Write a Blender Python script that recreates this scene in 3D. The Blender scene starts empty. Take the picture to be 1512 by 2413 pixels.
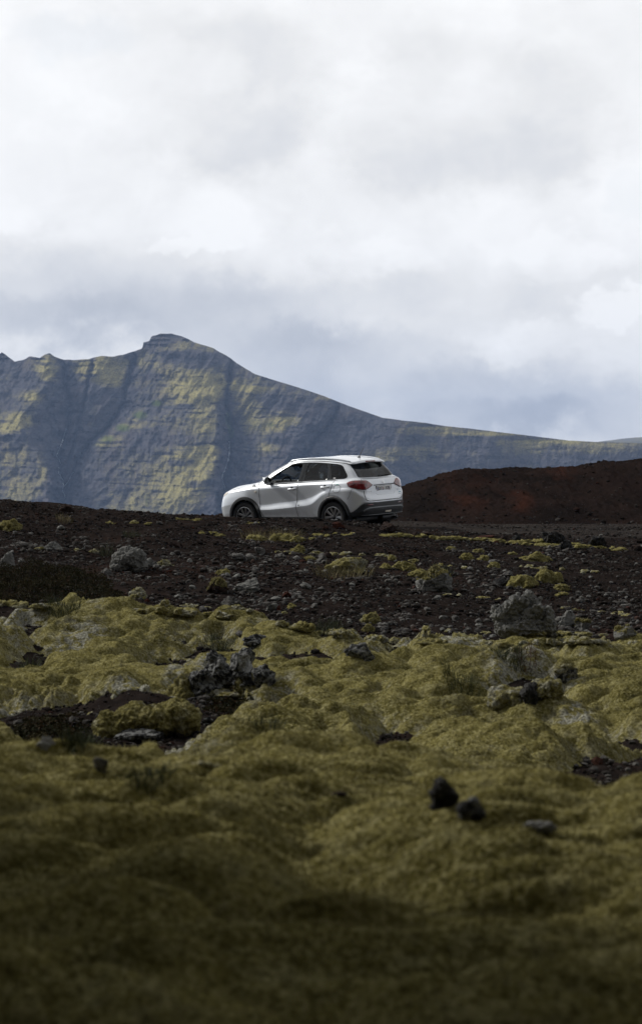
import bpy, bmesh, math, random
import numpy as np
from mathutils import Vector, Matrix, Euler
random.seed(7)
RNG = np.random.default_rng(11)
scene = bpy.context.scene
COL = scene.collection
R = math.radians

# ------------------------------------------------------------------ noise
def _h(ix, iy, iz, seed):
    h = (ix.astype(np.int64) * 374761393 + iy.astype(np.int64) * 668265263 + iz.astype(np.int64) * 2147483647 + seed * 974634777) & 0xFFFFFFFF
    h = ((h ^ (h >> 13)) * 1274126177) & 0xFFFFFFFF
    h = ((h ^ (h >> 16)) * 2246822519) & 0xFFFFFFFF
    return (h ^ (h >> 15)) & 0xFFFFFFFF

def _fade(t): return t * t * t * (t * (t * 6 - 15) + 10)

def perlin2(x, y, seed=0):
    x = np.asarray(x, float); y = np.asarray(y, float)
    ix = np.floor(x); iy = np.floor(y); fx = x - ix; fy = y - iy
    z0 = np.zeros(1, np.int64)
    def g(dx, dy):
        a = _h(ix + dx, iy + dy, z0, seed) * (2 * np.pi / 4294967296.0)
        return np.cos(a) * (fx - dx) + np.sin(a) * (fy - dy)
    u = _fade(fx); v = _fade(fy)
    n0 = g(0, 0) * (1 - u) + g(1, 0) * u
    n1 = g(0, 1) * (1 - u) + g(1, 1) * u
    return (n0 * (1 - v) + n1 * v) * 1.45

def vnoise3(x, y, z, seed=0):
    ix = np.floor(x); iy = np.floor(y); iz = np.floor(z)
    u = _fade(x - ix); v = _fade(y - iy); w = _fade(z - iz)
    def c(a, b, d): return _h(ix + a, iy + b, iz + d, seed) / 2147483648.0 - 1.0
    def L(a, b, t): return a + (b - a) * t
    return L(L(L(c(0,0,0), c(1,0,0), u), L(c(0,1,0), c(1,1,0), u), v), L(L(c(0,0,1), c(1,0,1), u), L(c(0,1,1), c(1,1,1), u), v), w)

def fbm2(x, y, oct=4, seed=0, gain=.5, lac=2.03):
    s = 0; a = 1; t = 0
    for k in range(oct):
        s = s + a * perlin2(x, y, seed + k * 17); t += a
        x = x * lac + 3.1; y = y * lac + 1.7; a *= gain
    return s / t

def fbm3(p, oct=4, seed=0, gain=.5):
    s = 0; a = 1; t = 0; x, y, z = p[:, 0].copy(), p[:, 1].copy(), p[:, 2].copy()
    for k in range(oct):
        s = s + a * vnoise3(x, y, z, seed + k * 13); t += a
        x = x * 2.03 + 1.3; y = y * 2.03 + 4.1; z = z * 2.03 + 2.2; a *= gain
    return s / t

def worley2(x, y, seed=0):
    """distance to nearest and second nearest jittered cell point"""
    ix = np.floor(x); iy = np.floor(y)
    d1 = np.full(np.shape(x), 9.0); d2 = np.full(np.shape(x), 9.0); z0 = np.zeros(1, np.int64)
    for dx in (-1, 0, 1):
        for dy in (-1, 0, 1):
            jx = _h(ix + dx, iy + dy, z0, seed) / 4294967296.0
            jy = _h(ix + dx, iy + dy, z0 + 5, seed) / 4294967296.0
            d = np.hypot(ix + dx + jx - x, iy + dy + jy - y)
            m = d < d1
            d2 = np.where(m, d1, np.minimum(d2, d)); d1 = np.where(m, d, d1)
    return d1, d2

def billow(x, y, seed=0):           # puffy cushions with narrow creases between
    return np.abs(perlin2(x, y, seed))

def sstep(a, b, x):
    t = np.clip((x - a) / (b - a), 0, 1); return t * t * (3 - 2 * t)

def in_poly(px, py, poly):
    inside = np.zeros(np.shape(px), bool); n = len(poly)
    for k in range(n):
        x1, y1 = poly[k]; x2, y2 = poly[(k + 1) % n]
        if y1 == y2: continue
        c = ((y1 > py) != (y2 > py)) & (px < (x2 - x1) * (py - y1) / (y2 - y1) + x1)
        inside ^= c
    return inside

def poly_sd(px, py, poly):          # signed distance, positive inside
    d = np.full(np.shape(px), 1e9); n = len(poly)
    for k in range(n):
        x1, y1 = poly[k]; x2, y2 = poly[(k + 1) % n]
        ex, ey = x2 - x1, y2 - y1; L2 = ex * ex + ey * ey + 1e-12
        t = np.clip(((px - x1) * ex + (py - y1) * ey) / L2, 0, 1)
        d = np.minimum(d, np.hypot(px - x1 - t * ex, py - y1 - t * ey))
    return np.where(in_poly(px, py, poly), d, -d)

# ------------------------------------------------------------------ objects
def link(name, data, parent=None):
    o = bpy.data.objects.new(name, data); COL.objects.link(o)
    if parent is not None: o.parent = parent
    return o

def tag(o, label=None, cat=None, group=None, kind=None):
    if label: o['label'] = label
    if cat: o['category'] = cat
    if group: o['group'] = group
    if kind: o['kind'] = kind
    return o

def empty(name, loc=(0, 0, 0), rot=(0, 0, 0)):
    o = bpy.data.objects.new(name, None); COL.objects.link(o)
    o.location = loc; o.rotation_euler = rot; o.empty_display_size = .2
    return o

def mesh_data(name, verts, faces, mats=(), smooth=True, attrs=None, mat_index=None):
    """faces: list of int arrays (M,3) or (M,4)"""
    verts = np.asarray(verts, np.float32)
    faces = [np.asarray(f, np.int32) for f in faces if len(f)]
    me = bpy.data.meshes.new(name)
    me.vertices.add(len(verts)); me.vertices.foreach_set('co', verts.ravel())
    tot = sum(f.size for f in faces); npoly = sum(len(f) for f in faces)
    me.loops.add(tot); me.polygons.add(npoly)
    li = np.concatenate([f.ravel() for f in faces]) if faces else np.zeros(0, np.int32)
    lt = np.concatenate([np.full(len(f), f.shape[1], np.int32) for f in faces]) if faces else np.zeros(0, np.int32)
    ls = np.concatenate([[0], np.cumsum(lt)[:-1]]).astype(np.int32) if npoly else lt
    me.loops.foreach_set('vertex_index', li)
    me.polygons.foreach_set('loop_start', ls)
    me.polygons.foreach_set('loop_total', lt)
    me.polygons.foreach_set('use_smooth', np.full(npoly, smooth, bool))
    if mat_index is not None: me.polygons.foreach_set('material_index', np.asarray(mat_index, np.int32))
    me.update(calc_edges=True)
    for k, v in (attrs or {}).items():
        a = me.attributes.new(k, 'FLOAT', 'POINT'); a.data.foreach_set('value', np.asarray(v, np.float32))
    for m in mats: me.materials.append(m)
    return me

def mesh_obj(name, verts, faces, mat, parent=None, smooth=True, attrs=None):
    mats = mat if isinstance(mat, (list, tuple)) else [mat]
    return link(name, mesh_data(name, verts, faces, mats, smooth, attrs), parent)

def bm_obj(name, bm, mat, parent=None, smooth=True):
    me = bpy.data.meshes.new(name); bm.to_mesh(me); bm.free()
    for p in me.polygons: p.use_smooth = smooth
    me.materials.append(mat)
    return link(name, me, parent)

def grid_faces(nr, nc):
    a = (np.arange(nr - 1)[:, None] * nc + np.arange(nc - 1)[None, :]).ravel()
    return np.stack([a, a + 1, a + nc + 1, a + nc], 1)

# ------------------------------------------------------------------ materials
class NT:
    """tiny node-tree builder"""
    def __init__(s, name, tree=None):
        if tree is None:
            s.mat = bpy.data.materials.new(name); s.mat.use_nodes = True; s.t = s.mat.node_tree
        else: s.t = tree
        s.t.nodes.clear()
    def n(s, typ, ins=None, **kw):
        nd = s.t.nodes.new(typ)
        for k, v in kw.items(): setattr(nd, k, v)
        for k, v in (ins or {}).items():
            sock = nd.inputs[k]
            if isinstance(v, bpy.types.NodeSocket): s.t.links.new(v, sock)
            elif isinstance(v, bpy.types.Node): s.t.links.new(v.outputs[0], sock)
            else: sock.default_value = v
        return nd
    def math(s, op, a, b=0.0, c=None, clamp=False):
        ins = {0: a, 1: b}
        if c is not None: ins[2] = c
        nd = s.n('ShaderNodeMath', ins, operation=op); nd.use_clamp = clamp; return nd.outputs[0]
    def vm(s, op, a, b=None, scale=None):
        ins = {0: a}
        if b is not None: ins[1] = b
        if scale is not None: ins['Scale'] = scale
        nd = s.n('ShaderNodeVectorMath', ins, operation=op)
        return nd.outputs['Value'] if op in ('LENGTH', 'DOT_PRODUCT', 'DISTANCE') else nd.outputs[0]
    def noise(s, vec, scale, detail=4, rough=.55, dist=0):
        return s.n('ShaderNodeTexNoise', {'Vector': vec, 'Scale': scale, 'Detail': detail, 'Roughness': rough, 'Distortion': dist}).outputs[0]
    def ramp(s, fac, lo, hi, a=0.0, b=1.0, smooth=True):
        return s.n('ShaderNodeMapRange', {0: fac, 1: lo, 2: hi, 3: a, 4: b}, interpolation_type='SMOOTHSTEP' if smooth else 'LINEAR').outputs[0]
    def mix(s, fac, a, b):
        nd = s.n('ShaderNodeMix', data_type='RGBA')
        for k, v in ((0, fac), (6, a), (7, b)):
            if isinstance(v, bpy.types.NodeSocket): s.t.links.new(v, nd.inputs[k])
            else: nd.inputs[k].default_value = (*v, 1) if (k and len(v) == 3) else v
        return nd.outputs[2]
    def attr(s, name): return s.n('ShaderNodeAttribute', attribute_name=name).outputs['Fac']
    def pos(s): return s.n('ShaderNodeNewGeometry').outputs['Position']
    def obj(s): return s.n('ShaderNodeTexCoord').outputs['Object']
    def bump(s, h, strength=.5, dist=.02):
        return s.n('ShaderNodeBump', {'Height': h, 'Strength': strength, 'Distance': dist}).outputs[0]
    def bsdf(s, color, rough=.8, metal=0.0, normal=None, spec=.5, coat=0.0, coat_rough=.05, sheen=0.0, **kw):
        ins = {'Roughness': rough, 'Metallic': metal, 'Specular IOR Level': spec, 'Coat Weight': coat, 'Coat Roughness': coat_rough, 'Sheen Weight': sheen}
        ins['Base Color'] = color if isinstance(color, bpy.types.NodeSocket) else (*color, 1)
        if normal is not None: ins['Normal'] = normal
        ins.update(kw)
        b = s.n('ShaderNodeBsdfPrincipled', ins)
        s.out(b.outputs[0]); return b
    def out(s, sh):
        o = s.n('ShaderNodeOutputMaterial'); s.t.links.new(sh, o.inputs['Surface']); return o

def simple_mat(name, color, rough=.6, metal=0., spec=.5, coat=0., var=.12, scale=30., bump=0.):
    t = NT(name); v = t.noise(t.obj(), scale, 3)
    c = t.mix(t.ramp(v, .3, .7), tuple(x * (1 - var) for x in color), tuple(min(1, x * (1 + var)) for x in color))
    nrm = t.bump(v, bump, .01) if bump else None
    t.bsdf(c, rough, metal, nrm, spec, coat)
    return t.mat

# ------------------------------------------------------------------ camera
FPX, CX, HOR = 5355.0, 756.0, 1130.0        # lens in picture units (frame 1512 x 2413), eye level row
PITCH = math.atan((1206.5 - HOR) / FPX)     # the lens tips down a little
cam = bpy.data.cameras.new('camera'); camo = link('camera', cam)
scene.camera = camo
cam.sensor_fit = 'HORIZONTAL'; cam.sensor_width = 24.0
cam.lens = 24.0 * FPX / 1512.0
cam.clip_start = .05; cam.clip_end = 40000
camo.location = (0, 0, 0); camo.rotation_euler = (R(90) - PITCH, 0, 0)
cam.dof.use_dof = True; cam.dof.focus_distance = 49.0; cam.dof.aperture_fstop = 4.2

def ray_dir(px, row):
    a = (px - CX) / FPX; b = -(row - 1206.5) / FPX
    c, s = math.cos(PITCH), math.sin(PITCH)
    return np.array([a, c + s * b, -s + c * b])
def at(px, row, y):                         # the point of a line of sight at forward distance y
    d = ray_dir(px, row); return d * (y / d[1])
def flat(px, row, y):                       # same in the simple level-lens form
    return ((px - CX) / FPX * y, -(row - HOR) / FPX * y)
# ------------------------------------------------------------------ sky, sun
SUN_EL, SUN_AZ = R(36), R(-60)              # sun stands to the left and a little beyond the scene
sun_dir = Vector((math.sin(SUN_AZ) * math.cos(SUN_EL), math.cos(SUN_AZ) * math.cos(SUN_EL), math.sin(SUN_EL)))
sl = bpy.data.lights.new('sun', 'SUN'); sl.energy = 3.5; sl.angle = R(11); sl.color = (1, .965, .90)
so = link('sun', sl); so.rotation_euler = sun_dir.to_track_quat('Z', 'Y').to_euler()

world = bpy.data.worlds.new('World'); scene.world = world; world.use_nodes = True
def build_world():
    w = NT('', world.node_tree)
    sky = w.n('ShaderNodeTexSky', sky_type='NISHITA'); sky.sun_disc = False
    sky.sun_elevation = SUN_EL; sky.sun_rotation = SUN_AZ; sky.dust_density = 1.5
    bg_sky = w.n('ShaderNodeBackground', {'Color': sky.outputs[0], 'Strength': .1})
    d = w.vm('NORMALIZE', w.n('ShaderNodeTexCoord').outputs['Generated'])
    sep = w.n('ShaderNodeSeparateXYZ', {0: d})
    X, Y, Z = sep.outputs
    yy = w.math('MAXIMUM', Y, .15)
    U = w.math('DIVIDE', X, yy); V = w.math('DIVIDE', Z, yy)
    uv = w.n('ShaderNodeCombineXYZ', {0: U, 1: V, 2: 0.0}).outputs[0]
    dd = w.vm('MULTIPLY', d, (1, 1, 1.25))
    n_big = w.noise(dd, 9, 6, .55, .3)
    n_mid = w.noise(w.vm('ADD', dd, (3, 1, 7)), 30, 6, .62, .8)
    n_fine = w.noise(w.vm('ADD', dd, (9, 4, 2)), 95, 5, .6)
    warp = w.n('ShaderNodeTexNoise', {'Vector': dd, 'Scale': 26, 'Detail': 7, 'Roughness': .6}).outputs['Color']
    wv = w.vm('SCALE', w.vm('SUBTRACT', warp, (.5, .5, .5)), scale=.055)
    uvw = w.vm('ADD', uv, wv)
    def blob(px, row, rx, ry, soft=.9):
        p = w.vm('SUBTRACT', uvw, ((px - CX) / FPX, (HOR - row) / FPX, 0))
        p = w.vm('MULTIPLY', p, (FPX / rx, FPX / ry, 0))
        return w.ramp(w.vm('LENGTH', p), 1 + soft * .5, 1 - soft * .5)
    def add(a, b, k): return w.math('MULTIPLY_ADD', b, k, a)
    # brightness of the cloud sheet: white tops, grey bases
    val = w.ramp(n_big, .3, .75, .895, .945)
    val = add(val, w.ramp(n_mid, .3, .75, -.02, .02), 1.0)
    val = add(val, w.ramp(n_fine, .3, .7, -.008, .008), 1.0)
    vor = w.n('ShaderNodeTexVoronoi', {'Vector': w.vm('ADD', dd, w.vm('SCALE', w.vm('SUBTRACT', warp, (.5, .5, .5)), scale=.05)), 'Scale': 15.0, 'Smoothness': .6}, feature='SMOOTH_F1').outputs['Distance']
    val = add(val, w.ramp(vor, .55, .15, -.035, .03), 1.0)
    vor2 = w.n('ShaderNodeTexVoronoi', {'Vector': w.vm('ADD', dd, w.vm('SCALE', w.vm('SUBTRACT', warp, (.5, .5, .5)), scale=.04)), 'Scale': 42.0, 'Smoothness': .7}, feature='SMOOTH_F1').outputs['Distance']
    val = add(val, w.ramp(vor2, .55, .15, -.012, .012), 1.0)
    for px, row, rx, ry, k, soft in (
        (520, 235, 270, 200, -.075, .6), (540, 320, 230, 100, -.06, 1.), (1130, 280, 320, 200, -.085, .5), (1170, 350, 270, 100, -.06, 1.),
        (160, 690, 460, 130, -.14, .9), (60, 770, 260, 60, -.08, 1.), (430, 740, 320, 80, -.09, 1.),
        (760, 740, 260, 100, -.08, 1.), (900, 870, 420, 90, -.15, 1.), (640, 850, 260, 70, -.10, 1.),
        (1100, 680, 170, 80, -.07, .9), (1350, 690, 160, 90, -.06, .9), (1200, 945, 420, 80, -.13, 1.), (1080, 990, 260, 40, -.12, 1.), (1400, 985, 260, 60, -.06, 1.),
        (660, 510, 80, 60, -.04, .9), (1330, 1040, 420, 52, -.08, 1.), (1330, 870, 120, 40, .06, .9), (1210, 800, 110, 40, .07, .9),
        (440, 575, 90, 26, .07, .5), (1450, 740, 90, 45, .12, .6), (1340, 600, 120, 60, .06, .7), (880, 600, 120, 60, .05, .7)):
        val = add(val, blob(px, row, rx, ry, soft), k)
    val = w.math('MINIMUM', w.math('MAXIMUM', val, .25), .945)
    # darker cloud is bluer
    tint = w.mix(w.ramp(val, .35, .80, smooth=False), (.81, .885, 1.04), (.99, .995, 1.0))
    cloud = w.vm('MULTIPLY', tint, w.n('ShaderNodeCombineXYZ', {0: val, 1: val, 2: val}).outputs[0])
    # unseen cloud behind and overhead dimmed to deepen the shading; land colour under the horizon
    back = w.math('MULTIPLY', w.ramp(Y, .35, -.6, 1.0, .6), w.ramp(Z, .26, .70, 1.0, .62))
    cloud = w.vm('SCALE', cloud, scale=back)
    cloud = w.mix(w.ramp(Z, -.03, -.005), (.03, .028, .026), cloud)
    bg_cloud = w.n('ShaderNodeBackground', {'Color': cloud, 'Strength': 1.0})
    # small thin places where the blue shows
    thin = w.math('MAXIMUM', blob(170, 90, 120, 55, 1.), w.math('MULTIPLY', blob(1500, 470, 40, 60, 1.), .8))
    fac = w.math('SUBTRACT', 1.0, w.math('MULTIPLY', thin, .10))
    mx = w.n('ShaderNodeMixShader', {0: fac, 1: bg_sky.outputs[0], 2: bg_cloud.outputs[0]})
    o = w.n('ShaderNodeOutputWorld'); w.t.links.new(mx.outputs[0], o.inputs[0])
build_world()
vs = scene.view_settings
vs.view_transform = 'Standard'; vs.look = 'None'; vs.exposure = .15; vs.gamma = 1; vs.use_curve_mapping = False
scene.render.engine = 'CYCLES'
scene.cycles.max_bounces = 6; scene.cycles.diffuse_bounces = 2; scene.cycles.glossy_bounces = 3; scene.cycles.transparent_max_bounces = 12
scene.cycles.volume_bounces = 0
scene.cycles.use_denoising = True
# ------------------------------------------------------------------ lie of the land
CAR_T = np.array([-0.17663, 50.26829, -1.11635])
CAR_E = (R(-3.0275), R(0.5587), R(141.2568))
CAR_M = np.array(Euler(CAR_E, 'XYZ').to_matrix())

def crest_z(x):      # foreground hump, at y = 12.5
    return np.interp(x, [-6, -2.6, -1.76, -1.6, -1.3, -.83, -.25, .22, .64, 1.15, 1.76, 2.6, 6], [-1.55, -1.58, -1.62, -1.61, -1.66, -1.715, -1.675, -1.75, -1.80, -1.93, -1.97, -1.98, -1.85])
def lip_z(x):        # edge of the level ground, at y = 46.5
    return np.interp(x, [-40, -12, -6.56, -4.4, -1.96, .38, 1.7, 3, 4.2, 60], [.4, -.22, -.45, -.63, -.77, -.845, -.98, -1.12, -1.16, -1.16])

def seg(y, a, b): return np.clip((y - a) / (b - a), 0, 1)
def base_z(x, y):
    z = np.full(np.shape(x), -1.5)
    z = z + .03 * seg(y, 3, 6) - .03 * seg(y, 7, 10)
    zc = crest_z(x); t = sstep(9, 12.5, y); z = z * (1 - t) + zc * t
    t = sstep(12.7, 15.3, y); z = z * (1 - t) + (-2.28) * t
    z = z - .08 * seg(y, 15.3, 19) + .02 * seg(y, 19, 24) + .09 * seg(y, 24, 30)
    L = lip_z(x); t = seg(y, 30, 46.5); t = .85 * t + .15 * t * t; z = z * (1 - t) + L * t
    # level pull-out behind the lip, valley to the left of it
    n = CAR_M[:, 2]
    plane = CAR_T[2] - (n[0] * (x - CAR_T[0]) + n[1] * (y - CAR_T[1])) / n[2]
    w = 1 - sstep(2.6, 5.0, np.hypot(x - CAR_T[0], y - CAR_T[1]))
    road = -1.16 * (1 - w) + plane * w
    t = sstep(46.6, 48.0, y) * sstep(-5.2, -3.0, x); z = z * (1 - t) + road * t
    fall = np.clip(y - 49, 0, None) * (1 - sstep(-5.2, -3.0, x)) + np.clip(y - 62, 0, None) * sstep(-5.2, -3.0, x)
    z = z - np.minimum(fall * .09, 105 * (1 - np.exp(-fall / 900)))
    # unseen banks added behind and beside the viewpoint to shade the near ground
    z = z + np.minimum(np.clip(-2.5 - y, 0, None) * 1.3, 22)
    hb = 1 - sstep(6.6, 12.6, y)
    bank = hb * (17.0 * sstep(3.1, 6.2, -x) + 11.0 * sstep(3.2, 7.0, x))
    z = z + bank + np.minimum(bank, 1.0) * (.9 * fbm2(x * .9, y * .9, 4, 71) + .5 * np.abs(fbm2(x * 2.1, y * 2.1, 3, 72)))
    return z

def hit(px, row, y0=3.5, y1=75.):
    """first point of the bare land on a line of sight"""
    d = ray_dir(px, row); ys = np.arange(y0, y1, .05)
    xs = d[0] / d[1] * ys; zs = d[2] / d[1] * ys
    below = zs < base_z(xs, ys)
    k = int(np.argmax(below)) if below.any() else len(ys) - 1
    return xs[k], ys[k]
def hits(pts): return [hit(*p) for p in pts]

moss_edge = hits([(-500, 1432), (0, 1433), (60, 1432), (100, 1440), (200, 1446), (300, 1448), (400, 1455), (470, 1462), (590, 1468), (640, 1482), (700, 1490), (760, 1500), (850, 1510), (920, 1520),
                  (1000, 1524), (1100, 1524), (1180, 1532), (1260, 1524), (1330, 1518), (1400, 1524), (1512, 1530), (2000, 1535)])
MOSS_POLY = moss_edge + [(22, 20), (22, -1), (-22, -1), (-22, 28)]
HOLES = [hits([(-300, 1700), (0, 1688), (90, 1668), (215, 1690), (240, 1700), (340, 1690), (440, 1652), (470, 1640), (520, 1655), (560, 1660), (600, 1690), (590, 1735), (540, 1745), (480, 1750), (410, 1770),
               (400, 1810), (345, 1828), (300, 1850), (150, 1840), (-300, 1825)]),
         hits([(1900, 1790), (1512, 1790), (1460, 1810), (1400, 1850), (1375, 1870), (1345, 1885), (1350, 1915), (1380, 1945), (1440, 1965), (1900, 1965)])]
_OLD = [hits([(215, 1720), (260, 1672), (340, 1665), (400, 1652), (445, 1650), (468, 1690), (470, 1712), (440, 1735), (390, 1715), (300, 1742), (230, 1738)])]
ISLES = [hits([(-200, 1752), (0, 1755), (60, 1757), (110, 1785), (140, 1808), (100, 1826), (-200, 1826)])]
SCRUB = hits([(-200, 1350), (0, 1345), (90, 1338), (180, 1345), (260, 1368), (300, 1400), (300, 1440), (200, 1444), (60, 1428), (-200, 1428)])

def moss_sd(x, y):                 # > 0 where the moss carpet grows (metres from its edge)
    wx = x + .35 * fbm2(x * 2.2, y * 1.2, 4, 5, .6); wy = y + (1.1 + 1.2 * sstep(23, 28, y)) * fbm2(x * 1.5 + 9, y * .8, 5, 6, .6)
    s = poly_sd(wx, wy, MOSS_POLY)
    for h in HOLES: s = np.minimum(s, -poly_sd(wx, wy, h))
    s = np.where(y > 15.5, np.minimum(s, (.27 - .13 * sstep(23, 29, y) - fbm2(x * .6 + 2.3, y * .42, 4, 88, .55)) * 1.6), s)     # gaps where soil and rock show
    for i in ISLES: s = np.maximum(s, poly_sd(wx, wy, i))
    return s

BUMPS = []                         # (x, y, rx, ry, height)
def bump_at(px, row, rx, ry, h):
    x, y = hit(px, row); BUMPS.append((x, y, rx, ry, h))
bump_at(300, 1500, 1.4, 1.3, .16); bump_at(60, 1520, .6, 1.0, .14); bump_at(480, 1600, .45, .9, .12)
bump_at(330, 1690, .55, .7, .22); bump_at(1230, 1640, .55, .9, .20); bump_at(700, 1560, .8, 1.3, .10)
bump_at(900, 1660, 1.1, 1.5, .10); bump_at(1420, 1600, .9, 1.6, .12); bump_at(1250, 1800, .8, 1.0, .14)
bump_at(1070, 2200, .26, .42, .09); bump_at(620, 2060, .4, .5, .06); bump_at(230, 2050, .40, .5, .06); bump_at(860, 2240, .22, .35, -.10); bump_at(700, 2110, .12, .5, -.08)
bump_at(1140, 1560, .35, 1.0, -.14); bump_at(1090, 1620, .3, .9, -.12)
bump_at(300, 2230, .3, .3, .05); bump_at(640, 2300, .4, .3, .05); bump_at(1350, 2330, .3, .3, -.05)

def land_z(x, y, fine=True):
    z = base_z(x, y)
    near = (y > 3) & (y < 47)
    for bx, by, rx, ry, h in BUMPS:
        z = z + h * np.exp(-(((x - bx) / rx) ** 2 + ((y - by) / ry) ** 2))
    a = np.where(y < 14, .055, np.where(y < 30, .12, .08)) * sstep(3, 5, y) * (1 - .85 * sstep(45, 47.5, y) * sstep(-5, -3, x))
    z = z + a * fbm2(x * .75, y * .62, 3, 21)
    if fine:
        b = sstep(2, 4, y) * (1 - .75 * sstep(46, 48, y) * sstep(-5, -3, x)) * (1 - sstep(70, 90, y))
        z = z + b * (.035 * fbm2(x * 3.1, y * 2.6, 3, 31) + .022 * np.abs(fbm2(x * 11, y * 9, 3, 41)))
    return z

# ---- soil and scoria
def soil_material():
    t = NT('scoria_soil'); p = t.pos()
    big = t.noise(p, .35, 5, .6); mid = t.noise(p, 3.2, 5, .65); fine = t.noise(p, 45, 4, .7); fine2 = t.noise(p, 140, 3, .7)
    c = t.mix(t.ramp(mid, .35, .68), (.0125, .0100, .0093), (.0255, .0195, .0175))
    c = t.mix(t.math('MULTIPLY', t.ramp(big, .52, .68), .5), c, (.034, .0205, .0165))
    c = t.mix(t.math('MULTIPLY', t.ramp(fine, .55, .75), .8), c, (.045, .039, .037))
    c = t.mix(t.math('MULTIPLY', t.ramp(fine2, .58, .78), t.ramp(mid, .42, .62, .1, .75)), c, (.11, .104, .10))
    h = t.math('ADD', fine, t.math('MULTIPLY', fine2, .6))
    t.bsdf(c, .95, normal=t.bump(h, .9, .03), spec=0.0)
    return t.mat
SOIL = soil_material()

def polar_grid(angs, rads):
    A, Rr = np.meshgrid(angs, rads)
    return (np.sin(A) * Rr).ravel(), (np.cos(A) * Rr).ravel()
def build_ground():
    da = np.linspace(R(-12.5), R(12.5), 560)
    out = np.concatenate([np.geomspace(.05, math.pi - R(12.5), 46)]) + R(12.5)
    angs = np.concatenate([-out[::-1], da, out]); angs[0] = -math.pi; angs[-1] = math.pi
    rads = np.concatenate([np.geomspace(.3, 4.5, 24), np.arange(4.6, 28.5, .09), np.arange(28.5, 48, .035), np.arange(48, 70, .12), np.geomspace(70, 12000, 46)])
    x, y = polar_grid(angs, rads)
    z = land_z(x, y)
    sd = np.full(x.shape, -9.); m = (y > 2) & (y < 34) & (np.abs(x) < 22); sd[m] = moss_sd(x[m], y[m])
    z = z - .10 * sstep(-.1, .4, sd)                        # the moss lies over it
    tr = sstep(46.8, 48.5, y) * sstep(-3, -1.5, x) * (1 - sstep(58, 62, y)) * (np.abs(x) < 40)
    z = z - .03 * tr                                         # bed of the gravel road
    mesh_obj('ground', np.stack([x, y, z], 1), [grid_faces(len(rads), len(angs))], SOIL)
    return tag(bpy.data.objects['ground'], kind='structure')
build_ground()

# ---- gravel road and pull-out
def build_road():
    t = NT('road_gravel'); p = t.pos()
    st = t.vm('MULTIPLY', p, (.35, 1.3, 1))
    a = t.noise(st, 1.6, 5, .6); b = t.noise(p, 38, 4, .7); c2 = t.noise(p, 120, 3, .7)
    c = t.mix(t.ramp(a, .35, .65), (.021, .0185, .0175), (.040, .034, .031))
    c = t.mix(t.math('MULTIPLY', t.ramp(b, .5, .72), .7), c, (.05, .046, .044))
    c = t.mix(t.math('MULTIPLY', t.ramp(c2, .58, .75), .6), c, (.13, .12, .115))
    t.bsdf(c, .95, normal=t.bump(t.math('ADD', b, c2), .7, .025), spec=0.0)
    xs = np.arange(-3.6, 40, .07); ys = np.concatenate([np.arange(45.5, 52, .045), np.arange(52, 64, .1)])
    X, Y = np.meshgrid(xs, ys); X = X.ravel(); Y = Y.ravel()
    z = land_z(X, Y) + .004
    # frays out at its near edge and dips under the soil
    e = Y - (47.4 - 1.9 * sstep(2, 6, X) - .9 * sstep(7, 14, X)) + .5 * fbm2(X * .9, Y * .9, 4, 77)
    z = z - .06 * (1 - sstep(-.1, .45, e)) - .05 * (1 - sstep(-3.4, -2.2, X))
    rut = np.exp(-((Y - 52.2 - .05 * X) / .35) ** 2) + np.exp(-((Y - 54.0 - .05 * X) / .35) ** 2)
    z = z - .03 * rut * sstep(2, 5, X) + .008 * np.abs(fbm2(X * 9, Y * 9, 2, 91))
    tag(mesh_obj('road', np.stack([X, Y, z], 1), [grid_faces(len(ys), len(xs))], t.mat), kind='structure')
build_road()

# ---- scoria mound behind the road
MOUND_X = [-4, 0, 1.6, 2.0, 2.33, 3.0, 3.6, 4.24, 5.4, 6.58, 7.2, 8.2, 9.3, 12, 20, 40, 70]
MOUND_Z = [-1.4, -1.3, -1.15, -.8, -.32, -.06, .12, .27, .27, .29, .35, .46, .54, .7, 1.0, .6, -.8]
def mound_z(X, Y):
    top = np.interp(X, MOUND_X, MOUND_Z) + .07 * fbm2(X * 1.3, X * 0 + 3, 4, 61)
    foot = 58.4 + .35 * fbm2(X * .6, X * 0, 2, 5) + .012 * np.clip(X - 3, 0, None)
    f = seg(Y, foot, foot + 8.0); f = np.where(f < .85, f / .85 * .93, .93 + .07 * np.sin((f - .85) / .15 * math.pi / 2))
    bk = seg(Y, 69, 88)
    low = -1.26
    z = low + (top - low) * f * (1 - bk ** 1.5)
    env = sstep(0, .25, f)
    z = z + env * (.12 * fbm2((X + .35 * (Y - 58)) * .9, Y * .3, 4, 63) + .12 * np.abs(fbm2((X + .35 * (Y - 58)) * 2.8, Y * 1.2, 4, 64)) + .05 * fbm2(X * 9, Y * 6, 3, 65))
    z = z - .1 * (1 - sstep(-2.5, 1.0, X))
    return z, f
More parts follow.
